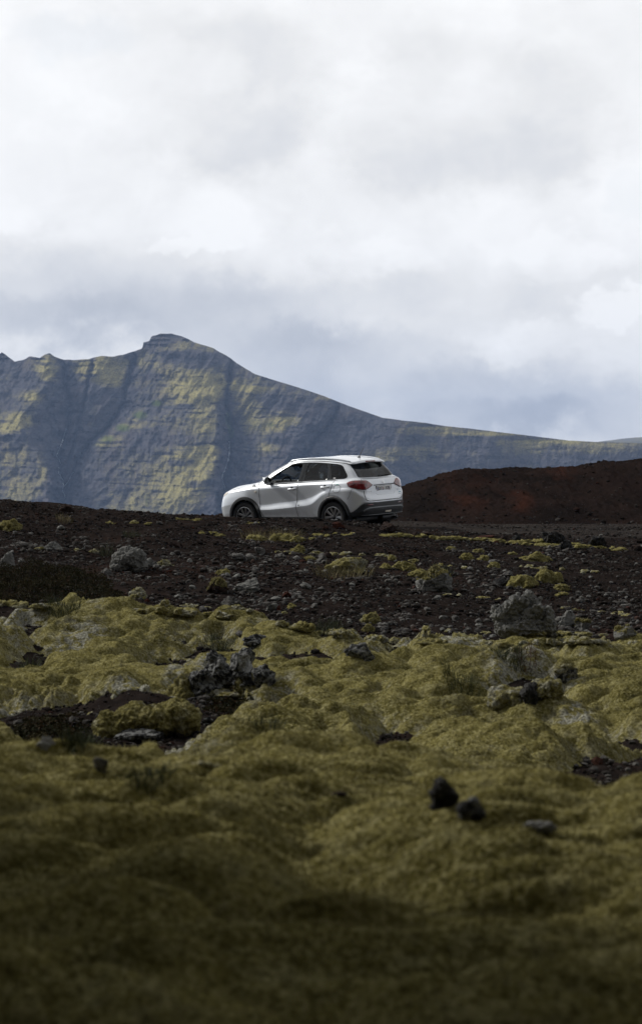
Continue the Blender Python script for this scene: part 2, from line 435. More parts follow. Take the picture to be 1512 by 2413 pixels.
def build_mound():
    t = NT('scoria_mound'); p = t.pos()
    a = t.noise(p, .5, 5, .6); b = t.noise(p, 9, 5, .7); c3 = t.noise(p, 60, 4, .7)
    st = t.noise(t.vm('MULTIPLY', t.vm('ADD', p, t.vm('SCALE', t.n('ShaderNodeTexNoise', {'Vector': p, 'Scale': .4}).outputs['Color'], scale=1.6)), (1., .08, .8)), .75, 4, .6)
    c = t.mix(t.ramp(a, .35, .65), (.0105, .0086, .0082), (.0205, .0140, .0124))
    red = t.math('MULTIPLY', t.ramp(st, .42, .62), t.ramp(t.attr('red'), 0, 1, .05, 1))
    c = t.mix(t.math('MULTIPLY', red, .75), c, (.043, .0175, .0120))
    c = t.mix(t.math('MULTIPLY', t.ramp(b, .56, .72), .7), c, (.036, .029, .027))
    c = t.mix(t.math('MULTIPLY', t.ramp(c3, .66, .8), .5), c, (.11, .10, .095))
    t.bsdf(c, .95, normal=t.bump(t.math('ADD', b, t.math('MULTIPLY', c3, .5)), .9, .05), spec=0.0)
    xs = np.concatenate([np.arange(-4, 14, .045), np.linspace(14, 70, 70)]); ys = np.concatenate([np.arange(57, 68, .07), np.linspace(68, 90, 30)])
    X, Y = np.meshgrid(xs, ys); X = X.ravel(); Y = Y.ravel()
    z, f = mound_z(X, Y)
    red = sstep(.12, .45, f) * (np.exp(-((X - (7.3 - (1 - f) * 3.2)) / .9) ** 2) + .65 * np.exp(-((X - (5.0 - (1 - f) * 1.8)) / 1.3) ** 2) + .35 * np.exp(-((X - 9.6) / 1.2) ** 2) + .25 * np.exp(-((X - 3.2) / .8) ** 2))
    o = mesh_obj('hill', np.stack([X, Y, z], 1), [grid_faces(len(ys), len(xs))], t.mat, attrs={'red': np.clip(red, 0, 1)})
    tag(o, kind='structure')
build_mound()

# ------------------------------------------------------------------ moss carpet
def moss_material(name='woolly_moss', fuzz=False):
    t = NT(name); p = t.pos()
    n1 = t.noise(p, 1.3, 4, .6); n2 = t.noise(p, 7, 4, .6); n3 = t.noise(p, 38, 4, .7); n4 = t.noise(p, 80, 4, .7)
    c = t.mix(t.ramp(n1, .32, .68), (.112, .099, .030), (.212, .187, .064))
    c = t.mix(t.math('MULTIPLY', t.ramp(n2, .5, .7), .55), c, (.31, .288, .150))
    c = t.mix(t.math('MULTIPLY', t.ramp(n2, .46, .30), .55), c, (.054, .050, .015))
    c = t.mix(t.math('MULTIPLY', t.ramp(n3, .46, .68), .65), c, (.40, .365, .185))
    c = t.mix(t.math('MULTIPLY', t.ramp(n3, .5, .33), .6), c, (.032, .027, .011))
    g = t.mix(t.ramp(n3, .35, .65), (.13, .128, .105), (.42, .415, .35))
    gm = t.math('MULTIPLY', t.attr('grey'), t.ramp(t.noise(p, 11, 4, .7), .38, .58, .12, 1.0))
    c = t.mix(t.ramp(gm, .12, .75), c, g)
    if fuzz:
        r = t.attr('rnd'); c = t.mix(t.ramp(r, 0, 1, 0, .55, smooth=False), c, (.43, .405, .245))
        t.bsdf(c, .9, spec=0.0)
    else:
        h = t.math('ADD', n3, t.math('MULTIPLY', n4, .6))
        t.bsdf(c, .95, normal=t.bump(h, 1.0, .035), spec=0.0)
    return t.mat
MOSS = moss_material(); FUZZ = moss_material('moss_tips', True)

GREY = []
def grey_at(px, row, rx, ry, k=.9):
    rx *= .85; ry *= .85
    x, y = hit(px, row); x2, y2 = hit(px, row - ry); x3, y3 = hit(px, row + ry)
    GREY.append((x, y, max(.05, rx * y / FPX), max(.12, abs(y2 - y3) / 2), k))
for g in ((55, 1492, 55, 50), (145, 1560, 60, 28), (200, 1535, 70, 20, .7), (445, 1795, 45, 45), (500, 1850, 60, 25), (620, 1472, 55, 20), (985, 1540, 50, 18), (1085, 1548, 75, 18), (1215, 1630, 85, 40),
          (585, 1725, 42, 32), (300, 1690, 55, 20, .7), (525, 1625, 65, 22), (800, 1588, 34, 10), (1365, 1735, 45, 18), (1420, 1925, 90, 25), (1180, 1955, 130, 22), (425, 1610, 30, 50, .8), (30, 1690, 60, 20),
          (90, 1430, 90, 16, .8), (720, 1500, 60, 16, .8), (840, 1545, 30, 14), (600, 1745, 30, 16), (130, 1720, 60, 16, .7), (1330, 1585, 40, 12), (1300, 1500, 60, 16, .8), (430, 1742, 60, 12, .8)):
    grey_at(*g)
def grey_val(x, y):
    g = np.zeros(np.shape(x))
    for gx, gy, rx, ry, k in GREY:
        g = np.maximum(g, k * np.exp(-(((x - gx) / rx) ** 2 + ((y - gy) / ry) ** 2)))
    return g

def moss_relief(x, y):
    wx = x + .10 * fbm2(x * 2, y * 2, 2, 3); wy = y + .10 * fbm2(x * 2 + 7, y * 2, 2, 4)
    near = 1 - sstep(13, 16, y)
    far = 1 - near
    h = .21 * billow(wx * .62, wy * .55, 101) + .05 * fbm2(wx * .9, wy * .8, 2, 111)
    h = h + (.18 * far + .15 * near) * np.abs(perlin2(wx * 1.15 + 3, wy * 1.45, 102)) ** .9
    # long wavy folds running across, as if the carpet had slipped
    fold = np.abs(perlin2(wx * .75 + .25 * wy, wy * 2.1 - .3 * wx + .5 * fbm2(wx * 1.6, wy * 1.6, 2, 115), 112)) ** .7
    fold2 = np.abs(perlin2(wx * 1.7 - .3 * wy, wy * 4.6 - .4 * wx, 113)) ** .7
    h = h + (.14 * far + .15 * near) * fold + (.065 * far + .075 * near) * fold2
    h = h + (.060 * far + .035 * near) * np.abs(perlin2(wx * 2.6, wy * 3.2, 103)) ** .85
    h = h + (.022 * far + .014 * near) * np.abs(perlin2(wx * 6.0, wy * 8.0, 104)) ** .85 + .008 * far * billow(wx * 17, wy * 16, 109)
    h = h + .006 * fbm2(x * 40, y * 40, 2, 105)
    return h
def moss_z(x, y, sd=None):
    if sd is None: sd = moss_sd(x, y)
    return land_z(x, y, False) - .10 + (moss_relief(x, y) * .95 + .14) * sstep(-.12, .55, sd) ** .7

def build_moss():
    da = np.linspace(R(-12), R(12), 820); out = np.geomspace(.01, R(34), 40) + R(12)
    angs = np.concatenate([-out[::-1], da, out])
    rads = np.concatenate([np.geomspace(1.2, 4.4, 30), np.arange(4.4, 14, .018), np.arange(14, 16, .05), np.arange(16, 33.5, .024)])
    x, y = polar_grid(angs, rads)
    sd = moss_sd(x, y); z = moss_z(x, y, sd)
    g = np.clip(grey_val(x, y) + .35 * sstep(.5, .0, sd) * sstep(16, 19, y) + .30 * sstep(.15, .5, fbm2(x * 1.1, y * .7, 3, 55)) * sstep(14, 18, y) + .12, 0, 1) * (.35 + .65 * sstep(12, 16, y))
    F = grid_faces(len(rads), len(angs)); keep = (sd[F] > -.05).any(1); F = F[keep]
    V = np.stack([x, y, z], 1)
    n0 = len(V)
    # woolly tips standing up all over it
    def tips(n, y0, y1, wpx, ln, wd):
        yy = np.sqrt(RNG.uniform(y0 ** 2, y1 ** 2, n)); xx = RNG.uniform(-1, 1, n) * yy * math.tan(R(9.6))
        s = moss_sd(xx, yy); k = s > .02; xx, yy, s = xx[k], yy[k], s[k]
        zz = moss_z(xx, yy, s); m = len(xx)
        L = ln * RNG.uniform(.5, 1.4, m); a = RNG.uniform(0, 2 * np.pi, m); w = wd * RNG.uniform(.6, 1.4, m)
        lx = L * RNG.normal(0, .55, m); ly = L * RNG.normal(0, .55, m)
        p0 = np.stack([xx - np.cos(a) * w, yy - np.sin(a) * w, zz - .004], 1); p1 = np.stack([xx + np.cos(a) * w, yy + np.sin(a) * w, zz - .004], 1)
        p2 = np.stack([xx + lx, yy + ly, zz + L * .8], 1)
        gg = np.clip(grey_val(xx, yy) + .12, 0, 1)
        return np.stack([p0, p1, p2], 1).reshape(-1, 3), np.repeat(gg, 3), np.repeat(RNG.uniform(0, 1, m), 3)
    tv, tg, tr = [], [], []
    for args in ((170000, 4.6, 14, 0, .018, .0022), (260000, 15.5, 32, 0, .016, .0040)):
        a, b, c = tips(*args); tv.append(a); tg.append(b); tr.append(c)
    tv = np.concatenate(tv); T = np.arange(len(tv)).reshape(-1, 3) + n0
    me = mesh_data('moss', np.concatenate([V, tv]), [F, T], [MOSS, FUZZ], True,
                   {'grey': np.concatenate([g, np.concatenate(tg)]), 'rnd': np.concatenate([np.zeros(n0), np.concatenate(tr)])},
                   np.concatenate([np.zeros(len(F)), np.ones(len(T))]))
    o = link('moss', me)
    tag(o, 'thick woolly yellow green moss carpet covering the ground below the gravel slope', 'moss', kind='stuff')
build_moss()
# ------------------------------------------------------------------ the parked car
def car_paint():
    t = NT('silver_paint'); f = t.noise(t.obj(), 900, 1, .5)
    dirt = t.noise(t.obj(), 3.0, 5, .65); sep = t.n('ShaderNodeSeparateXYZ', {0: t.obj()})
    c = t.mix(f, (.665, .705, .76), (.775, .81, .86))
    low = t.math('MULTIPLY', t.ramp(sep.outputs[2], .75, .3), t.ramp(dirt, .35, .7))
    c = t.mix(t.math('MULTIPLY', low, .35), c, (.30, .285, .27))
    t.bsdf(c, .32, .28, spec=.5, coat=1.0, coat_rough=.03)
    return t.mat
PAINT = car_paint()
PLASTIC = simple_mat('black_plastic', (.016, .018, .021), .55, var=.2, scale=60, bump=.05)
GLOSSBLK = simple_mat('gloss_black', (.010, .012, .014), .12, spec=.5)
RUBBER = simple_mat('tyre_rubber', (.016, .016, .017), .85, var=.35, scale=25, bump=.2)
ALLOY = simple_mat('alloy', (.62, .63, .64), .30, 1.0)
ALLOYD = simple_mat('alloy_dark', (.05, .052, .055), .4, .6)
CHROME = simple_mat('chrome', (.78, .79, .80), .12, 1.0)
SKID = simple_mat('grey_skid_plate', (.13, .14, .15), .4, .3)
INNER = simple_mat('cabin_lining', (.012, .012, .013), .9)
SEATM = simple_mat('seat_fabric', (.018, .018, .020), .9, var=.3)
SEAM = simple_mat('shut_line', (.012, .012, .014), .8)
WHITE = simple_mat('plate_white', (.92, .92, .92), .4)
BLUE = simple_mat('plate_blue', (.10, .14, .40), .5)
REDP = simple_mat('plate_red', (.55, .22, .22), .5)
AMBER = simple_mat('clear_lens', (.75, .70, .62), .15)
MIRROR = simple_mat('mirror_glass', (.75, .8, .82), .03, 1.0)
def glass(name, tint, gloss=.9):
    t = NT(name); lw = t.n('ShaderNodeFresnel', {'IOR': 1.5})
    a = t.n('ShaderNodeBsdfTransparent', {'Color': (*tint, 1)}); b = t.n('ShaderNodeBsdfGlossy', {'Color': (gloss, gloss, gloss, 1), 'Roughness': .02})
    m = t.n('ShaderNodeMixShader', {0: t.math('MULTIPLY', lw.outputs[0], .8), 1: a.outputs[0], 2: b.outputs[0]})
    t.out(m.outputs[0]); return t.mat
GLASS = glass('window_glass', (.90, .95, .95)); TINT = glass('tinted_glass', (.36, .39, .40))
def lamp_mat():
    t = NT('tail_lamp_red'); n = t.noise(t.obj(), 14, 2); sep = t.n('ShaderNodeSeparateXYZ', {0: t.obj()})
    st = t.n('ShaderNodeTexWave', {'Vector': t.obj(), 'Scale': 18, 'Distortion': 1.0}, bands_direction='Z').outputs[1]
    c = t.mix(t.ramp(n, .35, .65), (.10, .006, .008), (.25, .018, .021)); c = t.mix(t.math('MULTIPLY', st, .5), c, (.075, .005, .008))
    t.bsdf(c, .12, spec=.6, coat=1.0, coat_rough=.02); return t.mat
LAMP = lamp_mat()

# loops of the body from the sill up to the middle of the roof; each runs nose -> left side -> tail (left half)
LOOPS = [
 [(2.09,0,.25),(2.08,.35,.25),(2.03,.60,.26),(1.90,.78,.30),(1.70,.835,.30),(1.21,.845,.30),(.8,.835,.29),(.2,.83,.29),(-.35,.83,.29),(-.7,.83,.29),(-1.0,.835,.29),(-1.3,.845,.30),(-1.75,.83,.34),(-1.96,.66,.35),(-2.02,.4,.35),(-2.03,0,.35)],
 [(2.125,0,.40),(2.115,.35,.40),(2.06,.62,.41),(1.93,.79,.42),(1.70,.86,.42),(1.21,.875,.40),(.8,.848,.39),(.2,.842,.39),(-.35,.842,.39),(-.7,.848,.39),(-1.0,.862,.40),(-1.3,.88,.42),(-1.75,.862,.44),(-1.985,.68,.46),(-2.045,.4,.47),(-2.055,0,.47)],
 [(2.14,0,.55),(2.125,.35,.55),(2.08,.62,.55),(1.95,.79,.56),(1.72,.868,.60),(1.21,.884,.64),(.78,.872,.505),(.2,.874,.525),(-.35,.876,.572),(-.68,.878,.620),(-1.0,.885,.800),(-1.28,.890,.873),(-1.75,.872,.885),(-1.965,.72,.76),(-2.035,.45,.665),(-2.05,0,.655)],
 [(2.11,0,.68),(2.10,.35,.68),(2.05,.60,.68),(1.955,.76,.70),(1.72,.848,.76),(1.21,.868,.80),(.8,.842,.62),(.2,.836,.66),(-.35,.838,.71),(-.7,.846,.78),(-1.0,.862,.895),(-1.3,.870,.955),(-1.75,.845,.965),(-1.955,.69,.86),(-2.005,.42,.80),(-2.015,0,.79)],
 [(2.06,0,.83),(2.045,.35,.83),(2.005,.58,.82),(1.93,.72,.83),(1.72,.812,.88),(1.25,.848,.935),(.8,.853,.955),(.2,.853,.985),(-.35,.853,1.02),(-.7,.853,1.038),(-1.0,.853,1.050),(-1.3,.851,1.060),(-1.75,.815,1.066),(-1.945,.66,1.05),(-1.985,.42,1.04),(-1.995,0,1.04)],
 [(2.02,0,.90),(2.0,.35,.895),(1.955,.56,.89),(1.87,.67,.90),(1.64,.775,.932),(1.25,.808,.985),(.8,.80,1.04),(.2,.797,1.070),(-.35,.792,1.095),(-.7,.787,1.112),(-1.0,.782,1.122),(-1.3,.776,1.132),(-1.70,.735,1.138),(-1.895,.63,1.125),(-1.93,.4,1.115),(-1.94,0,1.11)],
 [(1.80,0,1.015),(1.78,.35,1.008),(1.72,.55,.99),(1.62,.655,.985),(1.40,.735,1.0),(1.08,.768,1.045),(.76,.780,1.060),(.2,.780,1.085),(-.35,.772,1.107),(-.7,.768,1.121),(-1.0,.763,1.131),(-1.3,.756,1.141),(-1.64,.71,1.149),(-1.84,.632,1.155),(-1.875,.4,1.142),(-1.88,0,1.138)],
 [(1.18,0,1.105),(1.16,.35,1.10),(1.09,.55,1.088),(.99,.66,1.080),(.87,.725,1.075),(.72,.762,1.085),(.5,.772,1.09),(.1,.770,1.096),(-.35,.763,1.117),(-.7,.759,1.130),(-1.0,.754,1.139),(-1.3,.747,1.149),(-1.59,.70,1.160),(-1.785,.63,1.178),(-1.81,.4,1.166),(-1.818,0,1.160)],
 [(.72,0,1.345),(.70,.35,1.34),(.655,.52,1.328),(.59,.60,1.315),(.53,.645,1.305),(.44,.672,1.303),(.3,.688,1.312),(.0,.694,1.312),(-.35,.692,1.318),(-.7,.69,1.32),(-1.0,.686,1.32),(-1.3,.680,1.32),(-1.53,.652,1.32),(-1.675,.59,1.325),(-1.70,.37,1.318),(-1.705,0,1.315)],
 [(.27,0,1.548),(.26,.3,1.543),(.22,.46,1.528),(.18,.53,1.512),(.13,.572,1.496),(.07,.598,1.488),(.0,.607,1.492),(-.2,.612,1.510),(-.45,.613,1.516),(-.7,.613,1.510),(-.95,.614,1.496),(-1.2,.614,1.474),(-1.40,.60,1.462),(-1.545,.552,1.456),(-1.548,.35,1.466),(-1.55,0,1.473)],
 [(.16,0,1.568),(.15,.28,1.564),(.12,.43,1.553),(.09,.50,1.543),(.05,.54,1.538),(.0,.563,1.540),(-.08,.575,1.552),(-.22,.582,1.562),(-.45,.585,1.567),(-.7,.585,1.564),(-.95,.582,1.553),(-1.2,.58,1.534),(-1.45,.575,1.502),(-1.632,.553,1.462),(-1.662,.33,1.474),(-1.667,0,1.480)],
 [(.13,0,1.573),(.12,.265,1.569),(.09,.41,1.559),(.06,.48,1.550),(.02,.52,1.547),(-.03,.542,1.550),(-.10,.555,1.560),(-.24,.562,1.569),(-.45,.565,1.574),(-.7,.565,1.571),(-.95,.562,1.561),(-1.2,.56,1.543),(-1.44,.55,1.516),(-1.622,.525,1.500),(-1.655,.33,1.515),(-1.662,0,1.523)],
 [(-.02,0,1.592),(-.02,.2,1.590),(-.04,.33,1.584),(-.06,.40,1.579),(-.1,.44,1.577),(-.15,.46,1.580),(-.22,.47,1.586),(-.32,.475,1.592),(-.5,.475,1.598),(-.7,.475,1.598),(-.9,.472,1.592),(-1.1,.468,1.578),(-1.35,.458,1.553),(-1.56,.43,1.528),(-1.60,.27,1.540),(-1.61,0,1.547)],
 [(-.2,0,1.607),(-.25,0,1.609),(-.3,0,1.611),(-.35,0,1.613),(-.4,0,1.615),(-.45,0,1.617),(-.5,0,1.618),(-.55,0,1.619),(-.6,0,1.620),(-.7,0,1.621),(-.85,0,1.619),(-1.0,0,1.614),(-1.15,0,1.606),(-1.3,0,1.594),(-1.4,0,1.583),(-1.48,0,1.572)],
]
CREASE = [.3, .5, .55, .35, .55, .45, .45, .15, 0, .5, .6, .4, 0, 0]
SUBS = [14, 20, 20, 24, 16, 12, 10, 22, 22, 10, 8, 8, 10]

def dense_body(off=0.0, sub=14):
    P = np.array(LOOPS); nj, ni, _ = P.shape
    # ghost columns mirror the shape through the middle plane
    g0 = P[:, 1:2] * [1, -1, 1]; g1 = P[:, -2:-1] * [1, -1, 1]
    E = np.concatenate([g0, P, g1], 1)
    d = np.linalg.norm(np.diff(E, axis=1), axis=2).mean(0)
    def cr(a, b, c, e, t):
        return .5 * ((2 * b) + (-a + c) * t + (2 * a - 5 * b + 4 * c - e) * t * t + (-a + 3 * b - 3 * c + e) * t ** 3)
    cols = []; uc = []
    for i in range(ni - 1):
        n = max(6, int(d[i + 1] / .0075)); t = (np.arange(n) / n)[None, :, None]
        cols.append(cr(E[:, i:i + 1], E[:, i + 1:i + 2], E[:, i + 2:i + 3], E[:, i + 3:i + 4], t)); uc.append(i + np.arange(n) / n)
    cols.append(E[:, ni:ni + 1]); uc.append([ni - 1.0])
    Q = np.concatenate(cols, 1); uc = np.concatenate(uc)
    top = Q[-2:-1] * [1, -1, 1]; bot = Q[0:1] * 2 - Q[1:2]
    E = np.concatenate([bot, Q, top], 0); E[-1] = np.stack([2 * Q[-1, :, 0] - Q[-2, :, 0], -Q[-2, :, 1], Q[-2, :, 2]], -1)
    rows = []; vj = []
    for j in range(nj - 1):
        n = SUBS[j]; t = (np.arange(n) / n)[:, None, None]
        cub = cr(E[j:j + 1], E[j + 1:j + 2], E[j + 2:j + 3], E[j + 3:j + 4], t)
        lin = E[j + 1:j + 2] * (1 - t) + E[j + 2:j + 3] * t
        k = CREASE[j] * (1 - t) + CREASE[j + 1] * t
        rows.append(cub * (1 - k) + lin * k); vj.append(j + np.arange(n) / n)
    rows.append(E[nj:nj + 1]); vj.append([nj - 1.0])
    return np.concatenate(rows, 0), uc, np.concatenate(vj)

S, UC, VJ = dense_body()
NR, NC = S.shape[:2]
def grid_normals(S):
    du = np.gradient(S, axis=1); dv = np.gradient(S, axis=0)
    n = np.cross(dv, du); l = np.linalg.norm(n, axis=2, keepdims=True); n = n / np.maximum(l, 1e-9)
    return n
SN = grid_normals(S)
if (SN[:, :, 1] * (S[:, :, 1] > .5)).sum() < 0: SN = -SN
FQ = grid_faces(NR, NC)
SV = S.reshape(-1, 3); SNV = SN.reshape(-1, 3)
UU = np.broadcast_to(UC[None, :], (NR, NC)).ravel(); VV = np.broadcast_to(VJ[:, None], (NR, NC)).ravel()
fc = SV[FQ].mean(1); fu = UU[FQ].mean(1); fv = VV[FQ].mean(1)
fx, fy, fz = fc.T

DLO = [(.70,1.062),(.62,1.078),(.48,1.083),(.09,1.096),(-.26,1.115),(-.60,1.130),(-.95,1.139),(-1.22,1.143),(-1.46,1.154),(-1.54,1.164),(-1.578,1.20),(-1.55,1.25),(-1.415,1.42),(-1.35,1.452),(-1.245,1.471),
       (-1.07,1.487),(-.74,1.509),(-.44,1.517),(-.12,1.508),(.06,1.486),(.20,1.44),(.336,1.385),(.537,1.235),(.66,1.13)]
WFRONT = [(.60,1.092),(.48,1.095),(.09,1.108),(-.262,1.128),(-.30,1.30),(-.31,1.487),(-.12,1.484),(.05,1.462),(.172,1.413),(.317,1.319),(.50,1.18)]
WREAR = [(-.44,1.14),(-.85,1.148),(-1.05,1.152),(-1.06,1.30),(-1.00,1.470),(-.75,1.492),(-.47,1.497),(-.435,1.33)]
WQUART = [(-1.195,1.153),(-1.46,1.162),(-1.535,1.172),(-1.568,1.203),(-1.542,1.25),(-1.408,1.415),(-1.348,1.444),(-1.24,1.462),(-1.09,1.475),(-1.14,1.30)]
DOORF = [(.79,1.045),(.79,.96),(.797,.82),(.787,.60),(.75,.45),(.687,.348),(-.293,.348),(-.267,.453),(-.255,.595),(-.277,.79),(-.314,1.02),(-.377,1.115),(-.30,1.118),(.10,1.092),(.5,1.078)]
DOORR = [(-.377,1.118),(-.314,1.02),(-.277,.79),(-.255,.595),(-.267,.453),(-.293,.348),(-.86,.348),(-.87,.45),(-.95,.62),(-1.07,.73),(-1.195,.795),(-1.209,.853),(-1.234,.93),(-1.273,1.049),(-1.294,1.139),(-1.0,1.135)]
AF, AR, RIN, ROUT = (1.21, .335), (-1.295, .335), .388, .456

def classify():
    c = np.full(len(fc), 'body', dtype=object)
    side = (fy > .45) & (fu > 3.2) & (fu < 12.9)
    up = (fv > 5.9) & (fv < 9.6)
    c[in_poly(fx, fz, DOORF) & side & (fv < 7.2)] = 'front_door'
    c[in_poly(fx, fz, DOORR) & side & (fv < 7.2)] = 'rear_door'
    ws = (fv > 7.03) & (fv < 9.0) & (fu < 3.55); c[ws] = 'windscreen'
    dlo = in_poly(fx, fz, DLO) & side & up
    c[dlo] = 'window_trim'
    c[dlo & in_poly(fx, fz, WFRONT)] = 'front_window'
    c[dlo & in_poly(fx, fz, WREAR)] = 'rear_window'
    c[dlo & in_poly(fx, fz, WQUART)] = 'quarter_window'
    rear = fu > 12.85
    c[rear & (fv > 7.0) & (fv < 9.0) & (fy < .615 + (1.19 - fz) * .22)] = 'tailgate_glass'
    c[(fu > 13.3) & (fv > 2.15) & (fv < 7.0) & (fz > .665) & (fy < .655) & (c == 'body')] = 'tailgate'
    # tail lamps wrap the corner
    sp = [(-1.65,1.076),(-1.754,1.112),(-2.3,1.118),(-2.3,.88),(-1.96,.915),(-1.755,.972),(-1.70,.996)]
    rp = [(.95,1.120),(.52,1.106),(.365,1.0),(.645,.895),(.95,.93)]
    c[in_poly(fx, fz, sp) & in_poly(fy, fz, rp) & (fu > 10.5)] = 'tail_lamp'
    # unpainted lower parts
    zb = np.interp(fx, [-2.1, -1.985, -1.94, -1.88, -1.80, -1.70], [.632, .628, .585, .51, .452, .43])
    c[(fu > 11.0) & (fx < -1.66) & (fz < zb)] = 'rear_bumper'
    c[(fz < .345) & (fu < 11) & (fv < 3)] = 'sill_cladding'
    c[(fu < 4.2) & (fz < .36)] = 'sill_cladding'
    rf = np.hypot(fx - AF[0], fz - AF[1]); rr = np.hypot(fx - AR[0], fz - AR[1])
    sd_ = (fy > .55) & (fv < 5.2)
    c[sd_ & (np.minimum(rf, rr) < ROUT)] = 'arch'
    c[sd_ & (np.minimum(rf, rr) < RIN)] = 'void'
    # nose
    c[(fu < 3.1) & (fz > .55) & (fz < .80) & (fy < .58) & (fv < 4.2)] = 'grille'
    hl = in_poly(fx, fz, [(2.3,.80),(2.3,.895),(1.95,.888),(1.80,.895),(1.72,.875),(1.88,.80)]) & (fu < 4.6) & (fy > .42); c[hl] = 'headlight'
    return c
CL = classify()
def smooth_borders(it=40):
    """straighten the stair-stepped borders between differently made parts"""
    global SV, fc, fx, fy, fz
    key = {n: k for k, n in enumerate(np.unique(CL))}; c = np.array([key[n] for n in CL])
    a = np.concatenate([FQ[:, [0, 1]], FQ[:, [1, 2]], FQ[:, [2, 3]], FQ[:, [3, 0]]]); a.sort(1)
    cc = np.tile(c, 4); k = a[:, 0].astype(np.int64) * 10 ** 7 + a[:, 1]; o = np.argsort(k, kind='stable'); k, cc, a = k[o], cc[o], a[o]
    same = np.nonzero((k[1:] == k[:-1]) & (cc[1:] != cc[:-1]))[0]; e = a[same]
    V = SV.copy(); n = len(V); deg = np.zeros(n); np.add.at(deg, e.ravel(), 1); m = deg == 2
    for _ in range(it):
        s = np.zeros((n, 3)); np.add.at(s, e[:, 0], V[e[:, 1]]); np.add.at(s, e[:, 1], V[e[:, 0]])
        V[m] = .4 * V[m] + .6 * s[m] / 2
    SV = V; fc = SV[FQ].mean(1); fx, fy, fz = fc.T
smooth_borders()

CAR = empty('parked_car', CAR_T, CAR_E)
tag(CAR, 'silver white five door crossover car parked on the dark gravel, front window wound down', 'car')

def sub_mesh(sel, off=0.0, mirror=True, inner=False):
    F = FQ[sel]; ids, inv = np.unique(F, return_inverse=True); F = inv.reshape(F.shape)
    V = SV[ids] + SNV[ids] * off
    return V, F
def both(V, F):
    n = len(V); mid = np.abs(V[:, 1]) < 1e-4
    if mid.any():                       # weld the halves along the middle
        idx = np.arange(n) + n; idx[mid] = np.nonzero(mid)[0]
        F = F[~mid[F].all(1)]
        return np.concatenate([V, V * [1, -1, 1]]), np.concatenate([F, idx[F[:, ::-1]]])
    return np.concatenate([V, V * [1, -1, 1]]), np.concatenate([F, F[:, ::-1] + n])
def flip(F): return F[:, ::-1]
# orientation: make faces look outward
_v = SV[FQ]; _nn = np.cross(_v[:, 1] - _v[:, 0], _v[:, 2] - _v[:, 0])
if (_nn * SNV[FQ[:, 0]]).sum() < 0: FQ = FQ[:, ::-1]

def part(name, sel, mat, off=0., parent=CAR, sym=True, thick=0.0):
    V, F = sub_mesh(sel, off)
    if thick:
        V2, F2 = sub_mesh(sel, off - thick); V, F = solid(V, F, V2)
    if sym: V, F = both(V, F)
    return mesh_obj(name, V, [F], mat, parent)
def rim_edges(F):
    e = np.concatenate([F[:, [0, 1]], F[:, [1, 2]], F[:, [2, 3]], F[:, [3, 0]]]); k = np.sort(e, 1)
    key = k[:, 0].astype(np.int64) * 10 ** 7 + k[:, 1]; u, idx, cnt = np.unique(key, return_index=True, return_counts=True)
    return e[idx[cnt == 1]]
def solid(V, F, V2):
    n = len(V); e = rim_edges(F); e = e[~(np.abs(V[e, 1]) < 1e-4).all(1)]
    return np.concatenate([V, V2]), np.concatenate([F, F[:, ::-1] + n, np.stack([e[:, 1], e[:, 0], e[:, 0] + n, e[:, 1] + n], 1)])
def one_side(name, sel, mat, s, off=0., parent=CAR, thick=0.0):
    V, F = sub_mesh(sel, off)
    if thick:
        V2, F2 = sub_mesh(sel, off - thick); V, F = solid(V, F, V2)
    if s < 0: V = V * [1, -1, 1]; F = F[:, ::-1]
    return mesh_obj(name, V, [F], mat, parent)

body = part('body', CL == 'body', PAINT, thick=.012)
tg = part('tailgate', CL == 'tailgate', PAINT, .001, thick=.012)
rg = part('rear_window', CL == 'tailgate_glass', TINT, -.004, tg)
tag(rg, 'sloping tinted rear window with dusty wiper arc')
part('windscreen', CL == 'windscreen', GLASS, -.002)
bump_ = part('rear_bumper', CL == 'rear_bumper', PLASTIC, .004, thick=.015)
part('front_valance', (CL == 'sill_cladding') & (fu < 4.2), PLASTIC, .006, thick=.015)
part('grille', CL == 'grille', GLOSSBLK, -.01)
for s in (1, -1):
    part_ = one_side('headlight', CL == 'headlight', AMBER, s, .003, thick=.01)
    one_side('sill_cladding', (CL == 'sill_cladding') & (fu >= 4.2), PLASTIC, s, .006, thick=.015)
    one_side('tail_lamp', CL == 'tail_lamp', LAMP, s, .012, thick=.03)
    for a, nm in ((AF, 'f'), (AR, 'r')):
        sel = (CL == 'arch') & (np.hypot(fx - a[0], fz - a[1]) < ROUT)
        one_side('wheel_arch_trim', sel, PLASTIC, s, .012, thick=.05)
# dark lining a little inside of the shell, so that the cabin reads as a room
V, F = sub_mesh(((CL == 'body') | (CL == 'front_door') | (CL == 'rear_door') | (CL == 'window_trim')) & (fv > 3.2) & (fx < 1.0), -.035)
V, F = both(V, F); mesh_obj('cabin_lining', V, [F], INNER, CAR)

